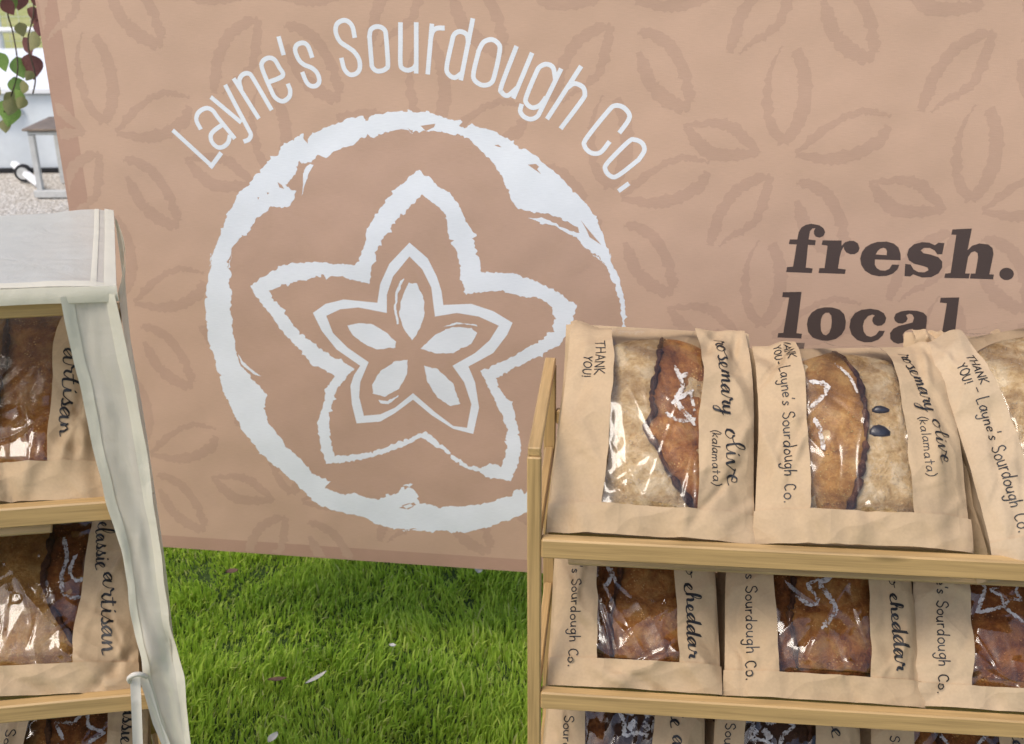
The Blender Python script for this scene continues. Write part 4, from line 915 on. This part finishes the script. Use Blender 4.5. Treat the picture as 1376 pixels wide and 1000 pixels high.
# left rack
make_bag(ML, LZ[0], -.180, .258, .298, (-.080, .052), .045, -2.5, 21,
    ('bag on the upper shelf of the covered rack, artisan written beside its window', 'brown crusted loaf in the upper bag of the covered rack'),
    [], [('classic', .084, .280, .205, .0110, True, .0022, .0), ('artisan', .068, .198, .078, .0115, True, .0024, -.02)],
    dict(body=M_BROWN, flap=M_GOLD, side=-1, cx=-.01, ear=[(-.03, .27), (-.02, .2), (-.025, .12), (-.03, .04)], flour=[]), mt=M_KRAFT, film_crush=2.6, crumple=1.3, taper=.15)
make_bag(ML, LZ[1], -.190, .262, .29, (-.085, .052), .036, -3.0, 22,
    ('classic artisan bag on the second shelf of the covered rack, above the lowest bag', 'golden loaf with a dark ear and white leaf outline in the classic artisan bag'),
    [], [('classic', .062, .232, .162, .0120, True, .0022, .10), ('artisan', .080, .158, .045, .0125, True, .0024, .06)],
    dict(body=M_GOLD, flap=M_DARK, side=1, cx=-.012, ear=[(-.005, .27), (-.002, .2), (-.006, .16), (.006, .12), (.03, .085), (.046, .06), (.05, .045)],
         flour=[([(.014, .215), (.022, .185), (.018, .160), (.022, .135), (.034, .128), (.05, .130)], .004), ([(.034, .19), (.028, .165), (.038, .152), (.05, .155)], .0038)]), film_crush=2.8, crumple=1.3)
make_bag(ML, LZ[2], -.20, .236, .29, (-.060, .060), .036, 0, 23,
    ('lowest bag in view on the covered rack, below the classic artisan bag', 'dark loaf with white star lines in the lowest bag of the covered rack'),
    [(CO, -.092, .262, .05, .0074, False, .0015, 0)], [('classic', .082, .225, .15, .0120, True, .0024, .0), ('artisan', .082, .14, .04, .0115, True, .0024, 0)],
    dict(body=M_BROWN, flap=M_DARK, side=1, ear=[(-.02, .27), (-.03, .2), (-.025, .12), (-.03, .04)], flour=star_lines(.012, .17, .04, .3, 5, .5, .0036)), film_crush=2.6)

# bags standing to the left, mostly outside the photo
make_bag(ML, LZ[0], -.455, .250, .29, (-.06, .056), .04, 0, 24,
    ('second bag on the upper shelf of the covered rack, left of the artisan bag', 'brown loaf in the second bag of the upper covered shelf'), [], [('classic', .082, .262, .18, .0110, True, .0021, .0)],
    dict(body=M_BROWN, flap=M_GOLD, side=1, ear=[(0, .26), (-.01, .15), (0, .04)], flour=[]))

# ------------------------------------------------------------------ frosted cover on the left rack
CV = empty('rack_cover', ML); tag(CV, 'frosted off-white plastic rack cover with pale bindings and a loose front flap', 'cover')
def sgrid(name, fn, nu, nv, mt, smooth=True):
    v = []; 
    for j in range(nv+1):
        for i in range(nu+1): v.append(fn(i/nu, j/nv))
    return mobj(name, v, grid_faces(nu, nv), mt, CV, smooth)
def topf(u, v, dz=0):
    x1 = -.002+(-.069+.002)*v; x = -.83+(x1+.83)*u; y = -.012+(.350+.012)*v
    z = 1.158+.0045*float(vnoise(x*11, y*8, 31))+.0012*abs(float(vnoise(x*30+y*18, y*34-x*9, 35)))-.004*math.sin(math.pi*v)*math.sin(math.pi*min(1, u*1.0))+dz
    if u > .97: z -= .004*(u-.97)/.03
    return (x, y, z)
sgrid('top_panel', topf, 90, 40, M_COVTOP)
sgrid('binding', lambda u, v: (lambda p: (p[0], p[1], p[2]+.0016))(topf(u, v*.055)), 90, 3, M_BIND)
sgrid('binding', lambda u, v: (lambda p: (p[0], p[1], p[2]+.0022))(topf(1-.016*(1-u)-.0001, v)), 3, 40, M_BIND)
sgrid('binding', lambda u, v: (lambda p: (p[0], p[1], p[2]+.0008))(topf(1-.034+.008*u, v)), 2, 40, M_BIND)
sgrid('front_lip', lambda u, v: (-.83+.829*u, -.0135-.0015*math.sin(v*3)+.002*float(vnoise(u*14, v, 8)), 1.160-.019*v-.003*float(vnoise(u*9, 0, 6))), 90, 4, M_BIND)
SL = [(1.155, -.063), (1.052, -.058), (.934, -.052), (.818, -.041), (.720, -.040), (.631, -.037), (.499, -.024), (.35, -.030), (.18, -.035)]
SR = [(1.158, -.002), (1.048, .003), (.929, .009), (.813, .008), (.715, .006), (.625, .014), (.499, .009), (.35, .012), (.18, .010)]
def flap(u, v, dz=0, dy=0):
    z = 1.150-(1.150-.18)*v
    l = float(np.interp(-z, [-a for a, b in SL], [b for a, b in SL])); r = float(np.interp(-z, [-a for a, b in SR], [b for a, b in SR]))
    kink = math.exp(-((z-.66)/.035)**2)
    y = -.016+.006*math.sin(u*3.2)-.010*kink*math.sin(u*5.5)+.0015*float(vnoise(u*3, z*9, 17))-.012*v*u+.0006*float(vnoise(u*6, z*20, 18))
    return (l+(r-l)*u+.003*float(vnoise(z*9, 2, 19))+.0022*float(vnoise(z*26, u*2, 20)), y-dy+.0022*float(vnoise(u*5+z*8, z*16, 22))+.0012*abs(float(vnoise(u*9-z*20, z*30, 24))), z)
sgrid('front_flap', flap, 18, 120, M_COVER)
sgrid('binding', lambda u, v: flap(u*.20, v, 0, .0014), 4, 120, M_BIND)
sgrid('binding', lambda u, v: flap(.79+.21*u, v, 0, .0014), 4, 120, M_BIND)
def sidef(u, v):
    z = 1.150-(1.150-.18)*v; y = -.012+.355*u; x = -.001-.067*u+.010*math.sin(math.pi*u)*math.exp(-((1.15-z)/.08))-.004*v+.003*float(vnoise(y*9, z*5, 33))*min(1, v*6)
    return (x, y, z)
sgrid('side_panel', sidef, 24, 90, M_COVER)
sgrid('binding', lambda u, v: (lambda p: (p[0]+.0015, p[1], p[2]))(sidef(v, u*.012)), 2, 24, M_BIND)
def bandf(pts, w, mt, name, y0):
    z = [p[0] for p in pts]
    def fn(u, v):
        i = v*(len(pts)-1); k = min(int(i), len(pts)-2); t = i-k; a, b = pts[k], pts[k+1]
        return (a[1]+(b[1]-a[1])*t+(u-.5)*w, y0+a[2]+(b[2]-a[2])*t+.002*math.sin(u*3), a[0]+(b[0]-a[0])*t)
    return sgrid(name, fn, 4, 60, mt)
bandf([(.636, -.047, -.03), (.60, -.0495, -.035), (.5, -.0600, -.033), (.35, -.062, -.03)], .013, M_TIE, 'tie', 0)
bandf([(.634, -.040, -.022), (.60, -.036, -.020), (.55, -.032, -.018), (.5, -.022, -.018), (.4, -.01, -.016)], .011, M_TIE, 'tie', 0)
MB().tube(catmull([(-.055, -.028, .628), (-.053, -.036, .640), (-.045, -.038, .646), (-.037, -.034, .642), (-.034, -.026, .632)], 5), .0032, 6).build('tie_loop', M_TIE, CV, True)

# ------------------------------------------------------------------ things far behind, upper left
TR = empty('utility_trailer', Matrix.Translation((-4.6, 7.2, 0))); tag(TR, 'low white box trailer with a pale sloping lid standing on the gravel', 'trailer')
MB().box((0, .7, .245), (4.2, 1.4, .49), bev=.01).build('body', M_TRAIL, TR)
MB().add([(-2.12, -.04, .50), (2.12, -.04, .50), (2.12, 1.5, .50), (-2.12, 1.5, .50), (-2.12, -.04, .525), (2.12, -.04, .525), (2.12, .8, .60), (-2.12, .8, .58), (2.12, 1.5, .61), (-2.12, 1.5, .605)],
         [(0, 1, 5, 4), (4, 5, 6, 7), (7, 6, 8, 9), (2, 3, 9, 8), (0, 3, 2, 1), (1, 2, 8, 6, 5), (0, 4, 7, 9, 3)]).build('lid', M_TRAIL_TOP, TR)
MB().tube([(-2, -.05, .385), (1.42, -.05, .385), (1.5, -.01, .385)], .022, 8).build('grab_rail', M_TRAIL_TOP, TR, True)
def wheel(x, y, R_):
    a = [(.70, -.30), (.88, -.36), (.97, -.25), (1, 0), (.97, .25), (.88, .36), (.70, .30)]
    v = []; f = []; n = 28
    for i in range(n):
        t = 2*math.pi*i/n
        for r, o in a: v.append((x+r*R_*math.cos(t), y+o*R_, R_+r*R_*math.sin(t)))
    for i in range(n):
        for k in range(6): f.append((i*7+k, i*7+k+1, ((i+1) % n)*7+k+1, ((i+1) % n)*7+k))
    w = mobj('tyre', v, f, M_RUBBER, TR, True)
    MB().tube([(x, y-R_*.28, R_), (x, y+R_*.28, R_)], R_*.69, 20).build('rim', M_STEEL, w)
wheel(-1.0, -.10, .15); wheel(1.57, -.30, .055)
MB().box((0, -.012, .012), (4.2, .02, .024)).build('skirt', M_RUBBER, TR)
MB().tube([(1.42, -.07, .06), (1.60, -.32, .045), (1.76, -.54, .035)], .026, 6).build('tow_bar', M_TRAIL_TOP, TR)
BE = empty('bench', Matrix.Translation((-2.79, 6.5, 0))); tag(BE, 'low steel framed bench standing on the gravel in front of the white trailer', 'bench')
MB().box((.45, .18, .395), (.94, .42, .014), bev=.003).build('seat', M_RUSTY, BE)
MB().box((.45, .18, .372), (.90, .38, .020), bev=.003).build('frame', M_STEEL, BE)
for x in (.02, .88):
    for y in (.0, .36):
        MB().box((x, y, .18), (.032, .032, .36), bev=.002).build('leg', M_STEEL, BE)
MB().box((.42, -.02, .022), (.86, .036, .04), bev=.002).build('foot_bar', M_STEEL, BE)
FE = empty('wire_fence', Matrix.Translation((-1.5, 10, 0))); tag(FE, 'wire mesh fence with pale pipe rails across the field', 'fence')
for z, r in ((1.05, .024), (.62, .024), (.29, .018)):
    MB().tube([(-9, 0, z), (9, 0, z)], r, 8).build('rail', M_TRAIL_TOP, FE, True)
for x in (-8.8, -5.9, -3.9+1.0, 0.1, 3.1, 6.1, 8.9):
    MB().tube([(x, .03, -.05), (x, .03, 1.12)], .028, 8).build('post', M_TRAIL_TOP, FE, True)
mb = MB()
for i in range(180): mb.tube([(-9+i*.1, -.005, .0), (-9+i*.1, -.005, 1.05)], .0022, 3, False)
for i in range(11): mb.tube([(-9, -.005, .03+i*.1), (9, -.005, .03+i*.1)], .0022, 3, False)
tag(mb.build('wire_mesh', M_STEEL, FE), kind='stuff')

# ------------------------------------------------------------------ tree whose twigs hang into the corner
TE = empty('tree', Matrix.Translation((-2.6, 3.4, 0))); tag(TE, 'young tree with maroon and green leaves hanging down at the upper left corner', 'tree')
def T_(p): return (p[0]+2.6, p[1]-3.4, p[2])
MB().tube([(0, 0, -.02), (.02, 0, .8), (.05, .02, 1.6), (.02, 0, 2.3), (.1, 0, 2.9)], [.07, .055, .045, .035, .015], 10).build('trunk', M_BARK, TE, True)
MB().tube([(.04, .01, 1.5), (.5, -.05, 1.85), (.95, -.12, 1.9), (1.26, -.18, 1.74), (1.36, -.2, 1.6)], [.03, .022, .014, .008, .004], 8).build('branch', M_BARK, TE, True)
MB().tube([(.03, 0, 2.1), (-.5, .2, 2.5), (-1.0, .3, 2.6)], [.03, .018, .006], 8).build('branch', M_BARK, TE, True)
tw = [[(-1.24, 3.2, 1.60), (-1.285, 3.2, 1.42), (-1.300, 3.2, 1.30), (-1.330, 3.2, 1.22), (-1.325, 3.2, 1.13), (-1.34, 3.2, 1.08)],
      [(-1.285, 3.2, 1.42), (-1.36, 3.22, 1.37), (-1.38, 3.22, 1.30), (-1.375, 3.22, 1.24), (-1.37, 3.2, 1.15), (-1.40, 3.2, 1.08), (-1.43, 3.2, 1.03)]]
for t in tw: MB().tube([T_(p) for p in catmull(t, 5)], .0022, 5).build('twig', M_BARK, TE, True)
def leaf_mesh(name, mt):
    v = []; f = []; n = 9
    prof = [.0, .55, .86, 1.0, .98, .85, .62, .34, .02]
    for i in range(n):
        y = -i/(n-1); w = prof[i]*.42
        bend = -.10*(i/(n-1))**2
        for s in (-1, -.5, 0, .5, 1): v.append((s*w, bend+.10*abs(s)*prof[i]+.02*math.sin(i*2+s*4), y))
    for i in range(n-1):
        for k in range(4): f.append((i*5+k, i*5+k+1, (i+1)*5+k+1, (i+1)*5+k))
    me = bpy.data.meshes.new(name); me.from_pydata(v, [], f); me.materials.append(mt); me.polygons.foreach_set('use_smooth', [True]*len(f)); return me
LM = {k: leaf_mesh('leaf', m_) for k, m_ in M_LEAF.items()}
def leaf(x, y, z, size, kind, tilt, yaw, nod=.2):
    o = bpy.data.objects.new('leaf', LM[kind]); COL.objects.link(o); o.parent = TE
    o.location = T_((x, y, z)); o.rotation_euler = (nod, tilt, yaw); o.scale = (size,)*3; return o
LV = [(8, -8, 26, 'green', .1), (28, -10, 24, 'maroon', -.3), (44, -8, 22, 'maroon', .4), (15, -18, 24, 'olive', -.5), (36, 12, 20, 'maroon', .9), (46, 12, 22, 'maroon', -.5), (26, 30, 19, 'olive', .15), (54, 28, 19, 'maroon', -.2), (47, 42, 26, 'olive', -.35),
      (31, 50, 25, 'maroon', .45), (22, 76, 28, 'green', .15), (39, 72, 34, 'maroon', -.05), (44, 96, 15, 'olive', -.7), (19, 103, 25, 'green', .1), (32, 108, 19, 'olive', -.3), (28, 122, 20, 'green', -.7), (32, 130, 18, 'olive', -.5), (8, 124, 22, 'olive', .5), (10, 134, 38, 'green', -.25),
      (18, 132, 24, 'olive', -.5), (6, 160, 18, 'olive', -.1), (-6, 70, 26, 'green', .3), (-10, 110, 26, 'olive', .2), (56, -6, 24, 'maroon', -.3), (62, 20, 24, 'maroon', -.5), (2, 0, 22, 'maroon', .5)]
def hitY(px_, py_, Y):
    d = F+RR*(px_-688)/1500.-UU*(py_-500)/1500.; return CAM+d*(Y/d[1])
rl = random.Random(5)
for (lx, ly_, s, k, tl) in LV:
    Y = 3.2+rl.uniform(-.04, .06); p = hitY(lx, ly_, Y); leaf(p[0], Y, p[2], s*Y/1500*1.02, k, -tl, rl.uniform(-.7, .7), rl.uniform(-.1, .45))
for i in range(150):      # rest of the crown, above and left of the photo
    u = rl.random(); br = rl.random()
    if br < .55: q = Vector((-2.1+.9*u, 3.35, 1.92)); sp_ = .16
    else: q = Vector((-2.6-1.0*u*rl.choice((0, 1)), 3.5, 2.2+.6*rl.random())); sp_ = .28
    q += Vector((rl.gauss(0, sp_), rl.gauss(0, sp_*.6), rl.gauss(.05, sp_*.6)))
    if q.z < 1.72: q.z = 1.72+rl.random()*.2
    leaf(q.x, q.y, q.z, rl.uniform(.04, .07), rl.choice(('maroon', 'green', 'olive')), rl.uniform(-.8, .8), rl.uniform(-3, 3), rl.uniform(-.3, .8))

# ------------------------------------------------------------------ bits lying in the grass
def litter(x, y, z, L, w, ang, mt, label, curl=.2, pitch=.1):
    n = 8; v = []; f = []
    for i in range(n+1):
        t = i/n; ww = w*math.sin(math.pi*min(1, t*.96+.03))**.7
        for s in (-1, 0, 1): v.append(((t-.5)*L, s*ww/2+.1*w*math.sin(t*5), curl*L*((t-.5)**2)*1.2+(abs(s))*w*.25))
    for i in range(n):
        for k in range(2): f.append((i*3+k, (i+1)*3+k, (i+1)*3+k+1, i*3+k+1))
    nv = len(v); v += [(a, b, c-.0008) for a, b, c in v]; f += [tuple(nv+i for i in q[::-1]) for q in f]
    o = mobj('fallen_leaf', v, f, mt, None, True); o.location = (x, y, z); o.rotation_euler = (pitch, -pitch, ang)
    tag(o, label, 'leaf', 'bits fallen in the grass')
litter(-.417, 1.926, .056, .052, .010, .75, M_WLEAF, 'long narrow bleached leaf lying diagonally in the middle of the grass')
litter(-.086, 2.336, .056, .016, .018, 1.3, M_WLEAF, 'small whitish petal in the grass just below the banner hem, left of the right rack', .5, .5)
litter(-.267, 2.04, .054, .016, .010, -.2, M_WLEAF, 'small pale flake in the grass above and right of the narrow leaf')
litter(-.473, 1.744, .056, .026, .014, 1.0, M_WLEAF, 'pale curled scrap in the grass at the bottom edge of the photo', .4, .3)
litter(-.69, 2.344, .052, .030, .018, .3, M_BLEAF, 'brown dead leaf in the grass below the banner near the frosted cover')
litter(-.50, 1.93, .050, .040, .012, .05, M_BLEAF, 'thin brown leaf in the grass just left of the bleached leaf')
